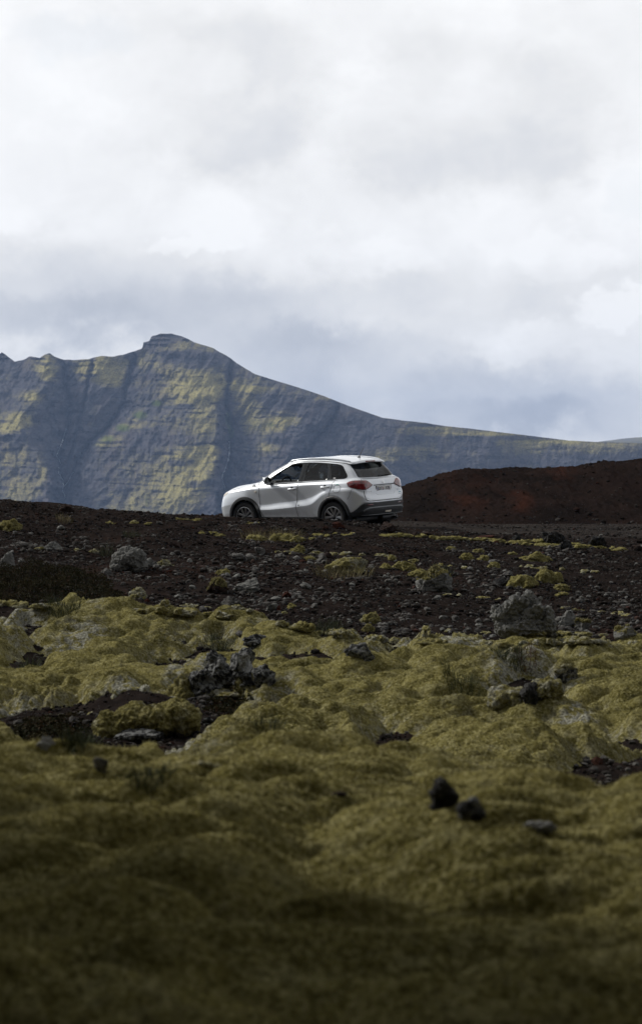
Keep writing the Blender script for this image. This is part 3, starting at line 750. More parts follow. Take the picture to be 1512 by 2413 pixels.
surf_l = (fy > .3) & (fv < 9.5)
def snap_side(x, z, lo=.2):          # point of the left flank with this x, z
    d = (fx - x) ** 2 + (fz - z) ** 2 + np.where(surf_l & (fy > lo), 0, 9); k = int(np.argmin(d))
    n = SNV[FQ[k, 0]]; return np.array([x, fc[k, 1], z]), n
rear_sel = (fu > 12.6) & (fv < 9.6)
def snap_rear(y, z):
    d = (fy - abs(y)) ** 2 + (fz - z) ** 2 + np.where(rear_sel & (fx < -1.3), 0, 9); k = int(np.argmin(d))
    n = SNV[FQ[k, 0]] * [1, -1 if y < 0 else 1, 1]; return np.array([fc[k, 0], y, z]), n
def resample(pts, step=.02):
    p = np.array(pts, float); d = np.concatenate([[0], np.cumsum(np.linalg.norm(np.diff(p, axis=0), axis=1))])
    s = np.linspace(0, d[-1], max(2, int(d[-1] / step) + 1)); return np.stack([np.interp(s, d, p[:, k]) for k in range(p.shape[1])], 1)
def ribbon(name, pts2, w, mat, parent, snap=snap_side, off=.002, s=1, closed=False, th=.003):
    """a thin strip lying on the skin along a line"""
    if closed: pts2 = list(pts2) + [pts2[0]]
    q = resample(pts2); L, Rr, U = [], [], []
    P = np.array([snap(*a)[0] for a in q]); N = np.array([snap(*a)[1] for a in q])
    for _ in range(2): P[1:-1] = (P[:-2] + 2 * P[1:-1] + P[2:]) / 4
    T = np.gradient(P, axis=0); T /= np.linalg.norm(T, axis=1, keepdims=True) + 1e-9
    B = np.cross(T, N); B /= np.linalg.norm(B, axis=1, keepdims=True) + 1e-9
    a = P + B * w / 2 + N * off; b = P - B * w / 2 + N * off; c = P + N * (off + th)
    m = len(P); V = np.concatenate([a, c, b]); k = np.arange(m - 1)
    F = np.concatenate([np.stack([k, k + 1, k + 1 + m, k + m], 1), np.stack([k + m, k + m + 1, k + 1 + 2 * m, k + 2 * m], 1)])
    if s < 0: V = V * [1, -1, 1]; F = F[:, ::-1]
    return mesh_obj(name, V, [F], mat, parent)
def tube(name, pts, r, mat, parent, seg_=8, cap=True, taper=None):
    P = np.array(pts, float); m = len(P); T = np.gradient(P, axis=0); T /= np.linalg.norm(T, axis=1, keepdims=True) + 1e-9
    ref = np.array([0, 0, 1.]) if abs(T[0, 2]) < .9 else np.array([1., 0, 0])
    A = np.cross(T, ref); A /= np.linalg.norm(A, axis=1, keepdims=True); B = np.cross(T, A)
    rr = np.full(m, r) if taper is None else np.linspace(r, taper, m)
    th = np.linspace(0, 2 * np.pi, seg_, endpoint=False)
    V = (P[:, None] + rr[:, None, None] * (np.cos(th)[None, :, None] * A[:, None] + np.sin(th)[None, :, None] * B[:, None])).reshape(-1, 3)
    F = []
    for k in range(m - 1):
        for a in range(seg_):
            b = (a + 1) % seg_; F.append((k * seg_ + a, k * seg_ + b, (k + 1) * seg_ + b, (k + 1) * seg_ + a))
    V = np.concatenate([V, P[:1], P[-1:]]); nT = len(V)
    tri = [((a + 1) % seg_, a, nT - 2) for a in range(seg_)] + [((m - 1) * seg_ + a, (m - 1) * seg_ + (a + 1) % seg_, nT - 1) for a in range(seg_)]
    return mesh_obj(name, V, [np.array(F), np.array(tri)], mat, parent)
def box(name, c, s, mat, parent, bev=.02, rot=None, seg_=2):
    bm = bmesh.new(); bmesh.ops.create_cube(bm, size=1.0)
    bmesh.ops.scale(bm, vec=s, verts=bm.verts)
    bmesh.ops.bevel(bm, geom=list(bm.edges), offset=min(bev, min(s) * .45), segments=seg_, profile=.6, affect='EDGES')
    M = Matrix.Translation(c) @ (Euler(rot, 'XYZ').to_matrix().to_4x4() if rot else Matrix())
    bmesh.ops.transform(bm, matrix=M, verts=bm.verts)
    return bm_obj(name, bm, mat, parent)
def plate_on(name, poly, snap, mat, parent, off, th=.006, s=1):
    """a small raised shape with outline poly lying on the skin"""
    pts = [snap(*p) for p in poly]; N = np.mean([p[1] for p in pts], 0); N /= np.linalg.norm(N)
    P = np.array([p[0] for p in pts]); c = P.mean(0); n = len(P)
    V = np.concatenate([P + N * off, P + N * (off + th), [c + N * (off + th * 1.3)], [c + N * off]])
    F4 = [(i, (i + 1) % n, n + (i + 1) % n, n + i) for i in range(n)]; F3 = [(n + i, n + (i + 1) % n, 2 * n) for i in range(n)] + [((i + 1) % n, i, 2 * n + 1) for i in range(n)]
    if s < 0: V = V * [1, -1, 1]
    o = mesh_obj(name, V, [np.array(F4), np.array(F3)], mat, parent, smooth=False)
    bm = bmesh.new(); bm.from_mesh(o.data); bmesh.ops.recalc_face_normals(bm, faces=bm.faces); bm.to_mesh(o.data); bm.free()
    return o
def oval(cx, cz, rx, rz, n=16): return [(cx + rx * math.cos(2 * math.pi * k / n), cz + rz * math.sin(2 * math.pi * k / n)) for k in range(n)]

# ---- doors with their windows
for s in (1, -1):
    fd = one_side('front_door', CL == 'front_door', PAINT, s, .001, thick=.02)
    rd = one_side('rear_door', CL == 'rear_door', PAINT, s, .001, thick=.02)
    if s < 0: one_side('front_window', CL == 'front_window', GLASS, s, -.004, fd)
    else:                                   # wound down: only its upper edge still stands out of the door
        one_side('front_window', (CL == 'front_window') & (fz < 1.125), GLASS, s, -.006, fd)
    one_side('side_window', CL == 'rear_window', TINT, s, -.003, rd)
    one_side('quarter_window', CL == 'quarter_window', TINT, s, -.002)
    one_side('window_trim', CL == 'window_trim', GLOSSBLK, s, .002, thick=.02)
    ribbon('belt_strip', [(.62, 1.074), (.09, 1.093), (-.26, 1.112), (-.6, 1.127), (-1.0, 1.136), (-1.21, 1.141)], .012, SEAM, fd, s=s, off=.004)
    ribbon('shut_line', [(.775, 1.045), (.79, .96), (.797, .82), (.787, .60), (.75, .45), (.69, .352)], .009, SEAM, fd, s=s)
    ribbon('shut_line', [(-.377, 1.112), (-.314, 1.02), (-.277, .79), (-.255, .595), (-.267, .453), (-.293, .352)], .010, SEAM, rd, s=s)
    ribbon('shut_line', [(-1.294, 1.137), (-1.273, 1.049), (-1.234, .93), (-1.209, .853), (-1.195, .80)], .009, SEAM, rd, s=s)
    ribbon('shut_line', [(-.327, 1.118), (-.385, 1.30), (-.40, 1.515)], .008, SEAM, rd, s=s, off=.005)
    ribbon('shut_line', [(-1.205, 1.146), (-1.13, 1.31), (-1.065, 1.487)], .008, SEAM, rd, s=s, off=.005)
    for door, hx, hz in ((fd, -.152, .955), (rd, -1.075, .988)):
        p, n = snap_side(hx, hz); y = p[1]
        hp = [(hx + .105, (y + .006) * s, hz - .004), (hx + .085, (y + .028) * s, hz - .003), (hx, (y + .034) * s, hz), (hx - .085, (y + .028) * s, hz + .003), (hx - .108, (y + .006) * s, hz + .004)]
        h = tube('door_handle', resample(hp, .015), .0155, CHROME if False else PAINT, door)
        o1 = plate_on('handle_recess', oval(hx + .005, hz + .014, .044, .038), snap_side, PLASTIC, door, .001, .002, s)
        o2 = plate_on('handle_cup', oval(hx + .008, hz - .028, .040, .034), snap_side, PAINT, door, .001, .002, s)
    # outer mirror
    m = empty('side_mirror'); m.parent = CAR
    bm = bmesh.new(); bmesh.ops.create_uvsphere(bm, u_segments=24, v_segments=16, radius=1)
    for v in bm.verts:
        x, y_, z = v.co; x2 = max(x, -.30)
        v.co = Vector((.475 + x2 * .085 + .05 * z * .3, (.935 + y_ * .105) * s, 1.150 + math.copysign(abs(z) ** .8, z) * .085))
    bm_obj('mirror_housing', bm, PAINT, m)
    pm = [(.444, (.935 + .088 * math.cos(a)) * s, 1.150 + .068 * math.copysign(abs(math.sin(a)) ** .8, math.sin(a))) for a in np.linspace(0, 2 * np.pi, 24, endpoint=False)]
    Vm = np.array(pm + [(.444, .935 * s, 1.15)]); Vr = np.array(pm) + [-.012, 0, 0]; cen = np.array([.444, .935 * s, 1.15])
    mesh_obj('mirror_glass', Vm - [.002, 0, 0], [np.array([((k + 1) % 24, k, 24) for k in range(24)])], MIRROR, m)
    Vo = np.array([(.452, (.935 + .1 * math.cos(a)) * s, 1.150 + .08 * math.copysign(abs(math.sin(a)) ** .8, math.sin(a))) for a in np.linspace(0, 2 * np.pi, 24, endpoint=False)])
    mesh_obj('mirror_frame', np.concatenate([Vo, Vr]), [np.array([(k, (k + 1) % 24, 24 + (k + 1) % 24, 24 + k) for k in range(24)])], PLASTIC, m)
    box('mirror_foot', (.50, .80 * s, 1.085), (.09, .17, .035), PLASTIC, m, .012)
    plate_on('mirror_corner', [(.72, 1.062), (.57, 1.09), (.585, 1.17), (.66, 1.115)], snap_side, PLASTIC, fd, .003, .006, s)
    # wing vent, repeater, roof rail
    v_ = plate_on('wing_vent', [(1.085, 1.0), (1.0, 1.052), (.845, 1.062), (.875, 1.012)], snap_side, PLASTIC, CAR, .002, .006, s)
    plate_on('vent_bar', [(1.04, 1.012), (1.02, 1.024), (.885, 1.033), (.895, 1.020)], snap_side, CHROME, v_, .008, .006, s)
    plate_on('vent_bar', [(1.01, 1.034), (.99, 1.046), (.865, 1.053), (.878, 1.042)], snap_side, CHROME, v_, .008, .006, s)
    plate_on('side_repeater', oval(.897, .90, .028, .024), snap_side, AMBER, CAR, .001, .01, s)
    rp_ = [(.10, .545, 1.545), (.03, .552, 1.568), (-.15, .553, 1.588), (-.45, .552, 1.602), (-.8, .55, 1.600), (-1.1, .548, 1.584), (-1.35, .545, 1.558), (-1.50, .543, 1.528), (-1.54, .542, 1.512)]
    rr_ = resample(rp_, .04); tube('roof_rail', [(a, b * s, c) for a, b, c in rr_], .017, PAINT, CAR)
    ribbon('roof_gutter', [(.08, 1.50), (-.12, 1.538), (-.45, 1.553), (-.8, 1.545), (-1.1, 1.522), (-1.4, 1.492), (-1.52, 1.475)], .012, SEAM, body, s=s, snap=lambda x, z: snap_side(x, z, .55), off=.001)
    ribbon('shut_line', [(1.64, .932), (1.45, .962), (1.25, .985), (1.09, 1.004)], .008, SEAM, body, s=s)
    ribbon('shut_line', [(-1.79, .945), (-1.775, .87), (-1.74, .79), (-1.69, .72)], .005, SEAM, body, s=s)
    if s > 0:
        ff = plate_on('fuel_flap', oval(-1.41, .948, .092, .078, 20), snap_side, PAINT, CAR, -.003, .004, s)
        ribbon('shut_line', [(-1.33,.997),(-1.345,1.02),(-1.37,1.027),(-1.46,1.027),(-1.485,1.02),(-1.505,.996),(-1.50,.93),(-1.485,.895),(-1.44,.872),(-1.345,.87),(-1.318,.885),(-1.312,.91)], .007, SEAM, ff, s=s, closed=True)
        st_ = plate_on('window_sticker', [(-1.225, 1.165), (-1.285, 1.167), (-1.28, 1.185), (-1.222, 1.184)], snap_side, WHITE, CAR, .001, .002, s)
        plate_on('charge_sticker', [(-1.385, 1.034), (-1.445, 1.036), (-1.445, 1.048), (-1.385, 1.046)], snap_side, simple_mat('green_sticker', (.05, .42, .30), .5), CAR, .002, .002, s)
    if s > 0: plate_on('door_dent', oval(-.33, .60, .022, .018), snap_side, SKID, rd, -.003, .0042, s)

# ---- tail
def rear_text(body_, y, z, size, mat, parent, name, off=.004, spacing=1.0, shear=0.):
    cu = bpy.data.curves.new(name, 'FONT'); cu.body = body_; cu.size = size; cu.align_x = 'CENTER'; cu.align_y = 'CENTER'; cu.extrude = .002; cu.space_character = spacing; cu.shear = shear
    o = bpy.data.objects.new(name, cu); COL.objects.link(o); bpy.context.view_layer.update()
    me = bpy.data.meshes.new_from_object(o.evaluated_get(bpy.context.evaluated_depsgraph_get())); bpy.data.objects.remove(o)
    p, n = snap_rear(y, z); n = Vector(n).normalized()
    right = Vector((0, -1, 0)); right = (right - n * right.dot(n)).normalized(); up = n.cross(right)
    M = Matrix((right, up, n)).transposed().to_4x4(); M.translation = Vector(p) + n * off
    me.transform(M); me.materials.clear(); me.materials.append(mat)
    return link(name, me, parent)
ribbon('shut_line', [(.62, 1.14), (.645, 1.10)], .008, SEAM, tg, snap_rear, .004)
seam_pts = [(.655, .895), (.655, .76), (.63, .70), (.56, .668), (.3, .664), (0, .663), (-.3, .664), (-.56, .668), (-.63, .70), (-.655, .76), (-.655, .895)]
ribbon('shut_line', seam_pts, .013, SEAM, tg, snap_rear, .003)
ribbon('shut_line', [(.60, 1.138), (.3, 1.13), (0, 1.127), (-.3, 1.13), (-.60, 1.138)], .004, SKID, tg, snap_rear, .002)
# recess above the plate: a dark overhang line, and the plate itself
ribbon('grip_strip', [(.345, .995), (.2, .998), (0, .998), (-.2, .998), (-.42, .995)], .020, PLASTIC, tg, snap_rear, .002, th=.008)
ribbon('recess_edge', [(.335, .985), (.30, .90), (.27, .79), (0, .785), (-.36, .785), (-.41, .90), (-.425, .985)], .007, SKID, tg, snap_rear, -.001)
npl = empty('number_plate'); npl.parent = CAR
pc, pn = snap_rear(0, .912); PX = -2.004
box('plate_holder', (PX + .004, 0, .910), (.014, .545, .138), PLASTIC, npl, .006, (0, R(-6), 0))
box('plate_face', (PX - .005, 0, .916), (.008, .512, .112), WHITE, npl, .003, (0, R(-6), 0))
def plate_text(txt, y, z, size, mat, name='lettering', off=.0105, bold=.0):
    cu = bpy.data.curves.new(name, 'FONT'); cu.body = txt; cu.size = size; cu.align_x = 'CENTER'; cu.align_y = 'CENTER'; cu.extrude = .001; cu.offset = bold
    o = bpy.data.objects.new(name, cu); COL.objects.link(o); bpy.context.view_layer.update()
    me = bpy.data.meshes.new_from_object(o.evaluated_get(bpy.context.evaluated_depsgraph_get())); bpy.data.objects.remove(o)
    M = Matrix(((0, 0, -1), (-1, 0, 0), (0, 1, 0))).to_4x4(); M = Matrix.Rotation(R(-6), 4, 'Y') @ M; M.translation = (PX - off, y, z)
    me.transform(M); me.materials.clear(); me.materials.append(mat); return link(name, me, npl)
NAVY = simple_mat('navy_letter', (.02, .026, .10), .5)
plate_text('DT', .128, .914, .098, NAVY); plate_text('F78', -.125, .914, .098, NAVY)
box('country_strip', (PX - .0098, .222, .918), (.002, .028, .080), BLUE, npl, .001, (0, R(-6), 0))
plate_text('IS', .222, .886, .026, WHITE, off=.0125)
box('registration_sticker', (PX - .0098, .026, .922), (.002, .026, .036), REDP, npl, .001, (0, R(-6), 0))
box('registration_sticker', (PX - .0098, .026, .884), (.002, .026, .012), BLUE, npl, .001, (0, R(-6), 0))
plate_text('78', .026, .923, .03, WHITE, off=.0125)
rear_text('SUZUKI', .50, .868, .045, CHROME, tg, 'maker_lettering', spacing=1.15)
rear_text('VITARA', -.55, .866, .040, CHROME, tg, 'model_lettering', spacing=1.05, shear=.15)
rear_text('HYBRID', -.58, .808, .028, simple_mat('blue_chrome', (.25, .5, .6), .2, .8), tg, 'hybrid_lettering')
rear_text('ALLGRIP', -.575, .772, .030, CHROME, tg, 'drive_lettering')
# round-shouldered S emblem from two hooked strokes
def emblem():
    V, F = [], []
    prof = [(-.034, .012), (0, .046), (.034, .018), (.020, .006), (0, .022), (-.012, .012), (.034, -.012), (0, -.046), (-.034, -.018), (-.020, -.006), (0, -.022), (.012, -.012)]
    p, n = snap_rear(0, 1.06); n = Vector(n).normalized(); right = Vector((0, -1, 0)); up = n.cross(right)
    for k in (0, .006):
        for a, b in prof: V.append(Vector(p) + right * a * 1.15 + up * b + n * (.002 + k))
    m = len(prof); bm = bmesh.new(); vs_ = [bm.verts.new(v) for v in V]
    bm.faces.new(vs_[m:]); bm.faces.new(vs_[:m][::-1])
    for k in range(m): bm.faces.new((vs_[k], vs_[(k + 1) % m], vs_[m + (k + 1) % m], vs_[m + k]))
    bmesh.ops.recalc_face_normals(bm, faces=bm.faces); bmesh.ops.triangulate(bm, faces=bm.faces)
    return bm_obj('emblem', bm, CHROME, tg, False)
emblem()
# bumper details
sk = [(.70, .452), (.655, .485), (.57, .512), (.3, .516), (0, .514), (-.3, .512), (-.57, .505), (-.66, .47)]
ribbon('skid_frame', sk, .042, SKID, bump_, snap_rear, .008, th=.012)
ribbon('skid_frame', [(.72, .372), (.5, .368), (0, .366), (-.5, .368), (-.70, .372)], .014, SKID, bump_, snap_rear, .012, th=.008)
plate_on('reversing_light', [(.04, .408), (.03, .440), (-.17, .440), (-.155, .405), (-.11, .398)], snap_rear, AMBER, bump_, .006, .012)
for s in (1, -1): plate_on('reflector', [(.62 * s, .578), (.62 * s, .598), (.45 * s, .600), (.43 * s, .580)], snap_rear, LAMP, bump_, .007, .006)
# high stop lamp under the spoiler edge, aerial, wiper
box('stop_lamp', (-1.666, 0, 1.502), (.02, .34, .026), LAMP, CAR, .006, (0, R(25), 0))
ribbon('spoiler_joint', [(.56, 1.50), (.54, 1.512)], .008, SEAM, body, snap_rear, .002)
an = box('aerial_base', (-1.37, .0, 1.598), (.075, .04, .026), PLASTIC, CAR, .012)
tube('aerial', [(-1.365, 0, 1.60), (-1.43, 0, 1.69), (-1.50, 0, 1.785)], .0085, PLASTIC, CAR, 6, taper=.006)
wp = resample([(.02 - .08, 1.172), (-.25, 1.190), (-.44, 1.196), (-.50, 1.200)], .03)
W3 = np.array([snap_rear(*p)[0] + snap_rear(*p)[1] * .022 for p in wp]); tube('wiper', W3, .016, PLASTIC, CAR, 6, taper=.009)

# ---- wheels
def make_wheel(name):
    w = empty(name); w.parent = CAR
    prof = [(.232,-.090),(.250,-.1),(.285,-.108),(.316,-.102),(.330,-.086),(.3345,-.055),(.3345,.055),(.330,.086),(.316,.102),(.285,.108),(.250,.10),(.232,.092),(.222,.088)]
    n = 64; V = []; F = []
    for k in range(n):
        a = 2 * math.pi * k / n
        for r, y in prof: V.append((r * math.cos(a), y, r * math.sin(a)))
    m = len(prof)
    for k in range(n):
        for j in range(m - 1):
            F.append((k * m + j, k * m + j + 1, ((k + 1) % n) * m + j + 1, ((k + 1) % n) * m + j))
    mesh_obj('tyre', V, [np.array(F)], RUBBER, w)
    # rim: barrel with lip and a dark dish, five forked spokes, hub cap
    prof = [(.236,.088),(.228,.096),(.218,.090),(.212,.060),(.200,-.02),(.19,-.06),(.0,-.06)]
    V = []; F = []; m = len(prof)
    for k in range(n):
        a = 2 * math.pi * k / n
        for r, y in prof: V.append((r * math.cos(a), y, r * math.sin(a)))
    for k in range(n):
        for j in range(m - 1): F.append((k * m + j, k * m + j + 1, ((k + 1) % n) * m + j + 1, ((k + 1) % n) * m + j))
    me = mesh_obj('rim', V, [np.array(F)], [ALLOY, ALLOYD], w)
    mi = np.array([0 if j < 2 else 1 for k in range(n) for j in range(m - 1)], np.int32); me.data.polygons.foreach_set('material_index', mi)
    bm = bmesh.new()
    for k in range(5):
        for q in (-1, 1):
            a = 2 * math.pi * k / 5 + .31
            def pt(r, t, y): return Vector((r * math.cos(a) - t * math.sin(a), y, r * math.sin(a) + t * math.cos(a)))
            o = [pt(.03, q * .004, .058), pt(.03, q * .036, .058), pt(.214, q * .094, .080), pt(.220, q * .036, .080)]
            i_ = [p - Vector((0, .03, 0)) for p in o]
            vs_ = [bm.verts.new(p) for p in o + i_]
            for f in ((0, 1, 2, 3), (7, 6, 5, 4), (0, 4, 5, 1), (1, 5, 6, 2), (2, 6, 7, 3), (3, 7, 4, 0)): bm.faces.new([vs_[x] for x in f])
    bmesh.ops.recalc_face_normals(bm, faces=bm.faces); bmesh.ops.bevel(bm, geom=list(bm.edges), offset=.004, segments=1, affect='EDGES')
    bm_obj('spokes', bm, ALLOY, w, False)
    bm = bmesh.new(); bmesh.ops.create_cone(bm, cap_ends=True, segments=24, radius1=.052, radius2=.040, depth=.03)
    bmesh.ops.transform(bm, matrix=Matrix.Translation((0, .066, 0)) @ Matrix.Rotation(R(-90), 4, 'X'), verts=bm.verts)
    bm_obj('hub_cap', bm, ALLOYD, w)
    return w
wheel0 = make_wheel('wheel')
def copy_tree(o, parent):
    c = o.copy(); COL.objects.link(c); c.parent = parent
    for ch in list(o.children): copy_tree(ch, c)
    return c
for k, (wx, s, ang) in enumerate(((1.25, 1, .2), (-1.25, 1, .62), (1.25, -1, .4), (-1.25, -1, 1.1))):
    w = wheel0 if k == 0 else copy_tree(wheel0, CAR)
    w.location = (wx, .755 * s, .334); w.rotation_euler = (0, ang, 0 if s > 0 else math.pi)
# wheel housings, floor, axle
for s in (1, -1):
    for a in (AF, AR):
        V = []; F = []; n = 28
        for k in range(n + 1):
            th = math.pi * (-.12 + 1.24 * k / n)
            for y in (.872, .80, .50): V.append((a[0] + (RIN + (.004 if y > .8 else .02)) * math.cos(th), y * s, a[1] + (RIN + (.004 if y > .8 else .02)) * math.sin(th)))
        for k in range(n):
            for j in range(2): F.append((k * 3 + j, k * 3 + j + 1, k * 3 + 4 + j, k * 3 + 3 + j))
        mesh_obj('wheel_housing', V, [np.array(F)], PLASTIC, CAR)
        box('housing_wall', (a[0], .49 * s, .50), (.78, .02, .52), PLASTIC, CAR, .005)
box('underbody', (0.05, 0, .28), (3.7, 1.46, .10), PLASTIC, CAR, .03)
box('underbody', (0, 0, .42), (1.75, 1.60, .20), PLASTIC, CAR, .03)
box('rear_axle', (-1.25, 0, .30), (.12, 1.3, .10), PLASTIC, CAR, .03)
tube('exhaust', [(-1.5, -.42, .26), (-1.9, -.45, .27), (-2.0, -.45, .265)], .028, ALLOYD, CAR, 10)
box('silencer', (-1.78, -.30, .28), (.24, .5, .14), ALLOYD, CAR, .05)
# ---- cabin
for name, x, y in (('front_seat', .02, .36), ('front_seat', .02, -.36)):
    se = empty(name); se.parent = CAR
    box('cushion', (x + .12, y, .62), (.52, .50, .16), SEATM, se, .06, (0, R(-8), 0), 3)
    box('backrest', (x - .24, y, .90), (.15, .48, .62), SEATM, se, .06, (0, R(-17), 0), 3)
    box('headrest', (x - .40, y, 1.30), (.11, .27, .19), SEATM, se, .05, (0, R(-12), 0), 3)
rb = empty('rear_seat'); rb.parent = CAR
box('cushion', (-.80, 0, .62), (.5, 1.25, .16), SEATM, rb, .05)
box('backrest', (-1.13, 0, .90), (.14, 1.25, .56), SEATM, rb, .05, (0, R(-20), 0), 3)
for y in (.36, -.36): box('headrest', (-1.24, y, 1.245), (.10, .26, .15), SEATM, rb, .045, (0, R(-12), 0), 3)
box('dashboard', (.78, 0, .95), (.42, 1.36, .26), INNER, CAR, .08, (0, R(6), 0), 3)
box('instrument_hood', (.62, .36, 1.09), (.20, .36, .07), INNER, CAR, .03)
th = np.linspace(0, 2 * np.pi, 33); tube('steering_wheel', [(.44 + .06 * math.sin(a) * -1, .36 + .185 * math.cos(a), 1.03 + .17 * math.sin(a)) for a in th], .017, INNER, CAR, 8)
box('sun_visor', (.02, .36, 1.475), (.16, .40, .03), INNER, CAR, .01, (0, R(30), 0))
box('rear_view_mirror', (.22, 0, 1.42), (.03, .24, .075), INNER, CAR, .015)
box('load_cover', (-1.5, 0, 1.03), (.62, 1.2, .02), INNER, CAR, .008)
# ------------------------------------------------------------------ mountain across the valley
YB, YR = 4250.0, 4900.0                      # foot and ridge
RIDGE = [(-900,900),(-500,862),(-300,850),(-100,842),(0,834),(5,830),(15,838),(35,852),(60,846),(70,840),(95,843),(105,836),(117,832),(130,841),(150,848),(180,848),(210,846),(238,838),(265,840),(290,836),(320,826),(336,820),(338,807),(352,804),
         (358,792),(378,787),(405,786),(428,792),(445,800),(458,807),(500,819),(528,835),(545,845),(560,857),(600,881),(650,897),(700,912),(760,932),(820,956),(900,984),(950,991),(1000,996),(1050,1004),(1100,1009),(1200,1021),(1260,1028),(1340,1038),(1400,1041),(1512,1044),(1700,1050),(2100,1062),(2600,1090)]
# crests and gullies of the face, left to right: (centreline px,row), how far each lies back (+) or stands out (-) in metres from top to foot
FORMS = [
 ([(-420,840),(-420,1260)], 10, 20), ([(-230,840),(-280,1260)], -30, -60), ([(-60,846),(-130,1000),(-170,1260)], 30, 70),
 ([(117,830),(108,900),(80,935),(60,968),(42,1000),(58,1040),(86,1068),(118,1118),(108,1180),(96,1262)], -16, -62),
 ([(152,840),(158,900),(163,950),(161,1000),(150,1045),(139,1078),(146,1110),(150,1150),(147,1190),(150,1262)], 14, 96),
 ([(222,846),(210,900),(198,960),(184,1010),(170,1060),(158,1110),(156,1150),(155,1262)], -8, 84),
 ([(320,822),(309,882),(296,930),(283,965),(258,1002),(215,1038),(184,1090),(160,1150),(158,1262)], 10, 80),
 ([(396,787),(394,900),(378,946),(330,986),(246,1040),(208,1100),(186,1160),(172,1210),(166,1262)], -18, 20),
 ([(430,795),(436,900),(430,1000),(420,1100),(400,1200),(390,1262)], -24, -48),
 ([(500,819),(507,930),(514,1010),(508,1060),(500,1110),(512,1180),(506,1262)], -22, -60),
 ([(545,843),(538,920),(533,960),(541,1010),(548,1060),(545,1090),(530,1130),(528,1160),(530,1262)], -19, 66),
 ([(640,892),(628,940),(618,1000),(600,1060),(580,1130),(566,1262)], -8, 8),
 ([(735,922),(738,975),(720,1008),(692,1042),(662,1092),(632,1150),(606,1262)], -10, -52),
 ([(800,950),(778,1000),(742,1040),(706,1090),(676,1150),(648,1262)], -9, 46),
 ([(960,992),(930,1060),(905,1262)], -16, -30), ([(1010,996),(985,1060),(965,1262)], 6, 14), ([(1160,1014),(1150,1080),(1140,1262)], -10, -18), ([(1230,1024),(1225,1262)], 6, 12), ([(1400,1041),(1400,1262)], -12, -16), ([(1800,1050),(1800,1262)], 10, 10), ([(2600,1080),(2600,1262)], -10, -10)]
def form_depth(px, row):
    prev = None; out = np.zeros(len(px)); last = np.full(len(px), -9e9)
    for pts, d0, d1 in FORMS:
        p = np.array(pts, float); x = np.maximum(np.interp(row, p[:, 1], p[:, 0]), last + 1.5); t = np.clip((row - p[0, 1]) / (p[-1, 1] - p[0, 1]), 0, 1); d = d0 + (d1 - d0) * t
        if prev is None: out = np.where(px <= x, d, out)
        else:
            m = (px > last) & (px <= x); q = (px - last) / (x - last); out = np.where(m, prev + (d - prev) * q, out)
        prev, last = d, x
    return np.where(px > last, prev, out)
def blobs(px, row, lst):
    s = np.zeros(np.shape(px))
    for bx, by, rx, ry, k in lst: s = s + k * np.exp(-(((px - bx) / rx) ** 2 + ((row - by) / ry) ** 2))
    return s
YELLOW = [(960,996,110,4,.4),(1060,1008,110,4,.4),(1180,1023,140,4,.5),(1310,1040,120,5,.5),(1450,1047,90,5,.4),(985,1060,50,20,.25),(1250,1064,60,10,.2),(220,870,60,30,.9),(270,890,50,30,.7),(330,850,60,16,.5),(110,870,22,40,.8),(75,935,22,14,1.1),(45,990,36,16,1.2),(20,1010,30,12,.9),(470,930,70,28,1.0),(480,900,80,26,.6),(420,880,60,20,.3),(590,915,50,8,.8),(540,905,16,8,.5),
          (480,1000,50,50,.5),(500,1070,40,60,.7),(440,1110,60,70,.6),(400,1170,60,50,.5),(300,1190,60,40,.35),(345,1100,40,40,.2),(620,1000,30,40,.5),(680,990,38,14,1.0),(660,1010,20,12,.6),(640,1055,30,16,.6),(590,960,26,50,.5),(255,1040,50,14,.8),(310,1000,50,12,.5),
          (60,1080,60,20,.5),(60,1150,60,40,.5),(30,1200,40,30,.4),(105,1115,14,20,.7),(760,938,120,10,.5),(1000,1010,90,6,.4),(980,1060,90,20,.35),(900,1075,40,20,.4),(1100,1020,200,7,.55),(1290,1045,120,12,.45),(1420,1060,90,10,.5),(1230,1050,60,18,.35),(440,815,60,8,.5)]
GREEN = [(370,950,18,10,1.),(330,978,22,12,1.),(290,1008,22,12,1.),(255,1034,24,12,.8),(225,1050,22,12,.5),(538,985,10,22,1.),(545,1020,10,20,.9),(600,1000,30,30,.5),(640,1000,14,10,.6),(430,850,120,14,.35),(560,880,20,20,.4),(640,905,70,14,.4),(800,955,100,8,.3),(345,1180,8,30,.6),(160,1205,60,20,.4),(235,1190,20,30,.4),(20,1190,60,30,.3)]
ROCK = [(90,910,120,16,.5),(170,960,30,90,.6),(250,925,60,14,.9),(320,880,40,16,.5),(470,848,110,10,.9),(370,800,30,12,1.5),(500,1030,90,12,.7),(440,960,60,10,.6),(330,1040,60,30,.5),(120,1000,40,50,.7),(150,1120,80,60,.6),(390,1040,120,12,.5),(140,1200,90,40,.6),(620,940,60,14,.4),(700,950,80,22,.5),(800,1010,140,40,.7),(530,1060,30,70,.6),(560,1140,50,60,.4),(720,1060,60,50,.6),(1000,1050,300,14,.25),(15,850,40,20,.8),(300,840,0.1,0.1,0),(540,1190,30,30,.5)]
